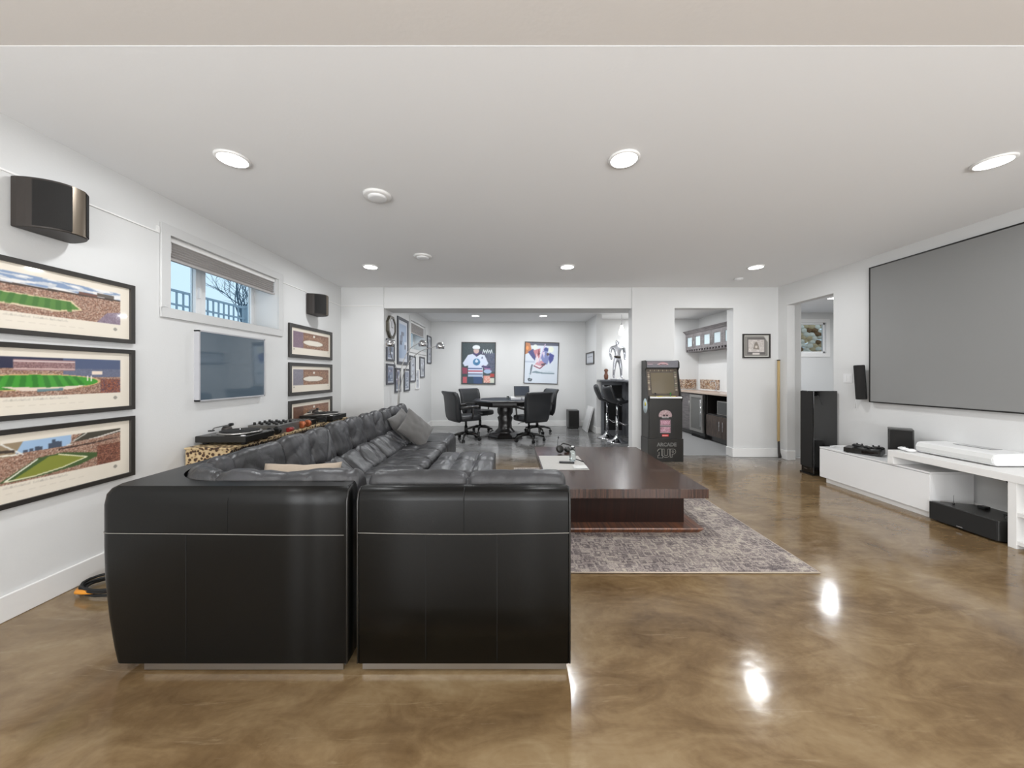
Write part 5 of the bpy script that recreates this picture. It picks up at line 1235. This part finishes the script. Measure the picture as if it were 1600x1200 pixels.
MB().lathe([(.055, 2.19), (.062, 2.22), (.055, 2.28), (.035, 2.35), (.018, 2.40)], (2.46, 7.80, 0), 24).build('glass_shade', 'emit_bulb', pd)

# ------------------------------------------------------------------ wet bar
uc = thing('wall_cabinet', 'grey wood wall cabinet with glass doors over the wet bar', 'cabinet', (4.33, 7.4, 1.835))
UY0, UY1 = 6.5, 8.40
box('carcass', 'grey_wood', (4.19, UY0, 1.88), (4.495, UY1, 2.25), uc)
m_ = MB(); m_.prism([(4.10, 2.32), (4.495, 2.32), (4.495, 2.25), (4.17, 2.25), (4.15, 2.28)][::-1], 'y', UY0, UY1); m_.build('crown_moulding', 'grey_wood', uc)
box('stem_rack', 'grey_wood', (4.19, UY0, 1.835), (4.495, UY1, 1.85), uc)
m_ = MB()
for i in range(18): m_.box((4.17, UY0+.05+i*.105, 1.85), (4.49, UY0+.09+i*.105, 1.88))
m_.build('rack_slats', 'grey_wood', uc, kind='stuff')
for i, (a, b) in enumerate(((8.385, 8.03), (8.025, 7.68), (7.675, 7.31), (7.305, 6.93), (6.925, 6.52))):
    m_ = MB(); e = .075; z0, z1 = 1.885, 2.245
    m_.box((4.17, b, z0), (4.19, a, z0+e)); m_.box((4.17, b, z1-e), (4.19, a, z1)); m_.box((4.17, b, z0+e), (4.19, b+e, z1-e)); m_.box((4.17, a-e, z0+e), (4.19, a, z1-e))
    d = m_.build('door', 'grey_wood', uc, bevel=.002)
    box('glass_panel', 'sticker', (4.180, b+e, z0+e), (4.184, a-e, z1-e), d)
    hy = (b+.03) if i % 2 == 0 else (a-.03); MB().cyl((4.155, hy, 1.93), (4.155, hy, 2.10), .005, n=8).build('handle', 'brushed', d)
cn = thing('bar_worktop', 'pale stone worktop of the wet bar', 'worktop', (4.2, 7.2, .92))
box('slab', 'counter', (3.86, 5.95, .918), (4.495, 8.425, .95), cn, bevel=.003)
bs = thing('tile_backsplash', 'brown mosaic backsplash above the wet bar worktop', 'backsplash', (4.3, 7.8, .95))
box('mosaic_panel', 'mosaic', (4.488, 7.58, .975), (4.499, 8.34, 1.195), bs); box('mosaic_panel', 'mosaic', (4.02, 8.418, .975), (4.44, 8.429, 1.195), bs)
box('edge_tile', 'white_plastic', (4.488, 5.95, .951), (4.499, 8.42, .975), bs)
b1 = thing('base_cabinet', 'grey wood base cabinet left of the wine fridge', 'cabinet', (4.2, 8.0, 0))
box('carcass', 'grey_wood', (3.92, 7.61, .10), (4.49, 8.42, .917), b1); box('plinth', 'dark_wood', (3.97, 7.61, 0), (4.49, 8.42, .10), b1)
for a, b in ((7.615, 8.0), (8.005, 8.415)):
    d = box('door', 'grey_wood', (3.90, a, .12), (3.92, b, .90), b1, bevel=.003); MB().cyl((3.885, a+.05, .5), (3.885, a+.05, .75), .006, n=8).build('handle', 'brushed', d)
wf = thing('wine_fridge', 'stainless framed glass door wine fridge in the wet bar', 'fridge', (4.18, 7.35, 0))
box('body', 'black_satin', (3.90, 7.08, .06), (4.48, 7.60, .90), wf, bevel=.004)
m_ = MB(); y0, y1, z0, z1 = 7.09, 7.595, .13, .89; e = .05
m_.box((3.86, y0, z0), (3.898, y1, z0+e)); m_.box((3.86, y0, z1-e), (3.898, y1, z1)); m_.box((3.86, y0, z0+e), (3.898, y0+e, z1-e)); m_.box((3.86, y1-e, z0+e), (3.898, y1, z1-e)); d = m_.build('door_frame', 'brushed', wf, bevel=.003)
box('door_glass', 'steel_grey', (3.875, y0+e, z0+e), (3.885, y1-e, z1-e), d); MB().cyl((3.84, 7.13, .25), (3.84, 7.13, .8), .008, n=10).build('handle', 'chrome', d)
box('toe_grille', 'black_matte', (3.90, 7.09, 0), (4.4, 7.59, .06), wf)
b2_ = thing('base_cabinet', 'dark brown base cabinet with an open microwave nook', 'cabinet', (4.2, 6.6, 0))
m_ = MB(); m_.box((3.93, 5.97, .52), (4.49, 7.05, .54)); m_.box((3.93, 5.97, .10), (4.49, 7.05, .12)); m_.box((3.93, 7.03, .10), (4.49, 7.05, .917)); m_.box((3.93, 5.97, .10), (4.49, 5.99, .917)); m_.box((4.46, 5.97, .10), (4.49, 7.05, .917)); m_.build('carcass', 'dark_wood', b2_)
for a, b, hy in ((6.52, 7.04, 6.57), (5.98, 6.51, 6.46)):
    d = box('door', 'brown_wood', (3.91, a, .12), (3.93, b, .515), b2_, bevel=.003); MB().cyl((3.885, hy, .25), (3.885, hy, .43), .006, n=8).cyl((3.885, hy, .27), (3.91, hy, .27), .005, n=6).cyl((3.885, hy, .41), (3.91, hy, .41), .005, n=6).build('handle', 'chrome', d)
box('plinth', 'dark_wood', (3.98, 5.97, 0), (4.49, 7.05, .10), b2_)
mw = thing('microwave', 'silver microwave in the nook of the brown base cabinet', 'microwave', (4.15, 6.5, .54))
box('case', 'brushed', (3.95, 6.22, .545), (4.35, 6.74, .81), mw, bevel=.005); box('door_window', 'black_gloss', (3.943, 6.38, .565), (3.95, 6.71, .79), mw); box('control_panel', 'black_plastic', (3.943, 6.24, .565), (3.95, 6.35, .79), mw)
fc = thing('bar_faucet', 'chrome faucet and dish rack at the wet bar sink', 'faucet', (4.3, 7.5, .95))
MB().tube([(4.40, 7.55, .951), (4.40, 7.55, 1.12), (4.37, 7.55, 1.16), (4.30, 7.55, 1.16), (4.27, 7.55, 1.12)], .010, 8).build('spout', 'chrome', fc); MB().lathe([(.001, 0), (.025, 0), (.02, .03), (.001, .03)], (4.40, 7.55, .9505), 14).build('base', 'chrome', fc)
for y, z in ((8.15, 1.08), ): 
    pass

# bed in bedroom
bd = thing('bed', 'white framed bed with slate blanket seen through the doorway', 'bed', (5.95, 6.75, 0))
box('mattress', 'slate_blanket', (4.95, 6.12, .47), (6.95, 7.45, .80), bd, bevel=.05, seg=4)
box('bed_frame', 'white_paint', (4.92, 6.09, .34), (7.0, 7.5, .47), bd, bevel=.01)
for x in (4.97, 6.95):
    for y in (6.14, 7.44): box('leg', 'white_paint', (x-.03, y-.03, .0045), (x+.03, y+.03, .34), bd)

# name pass: parts with generic duplicates are fine; nothing else to do
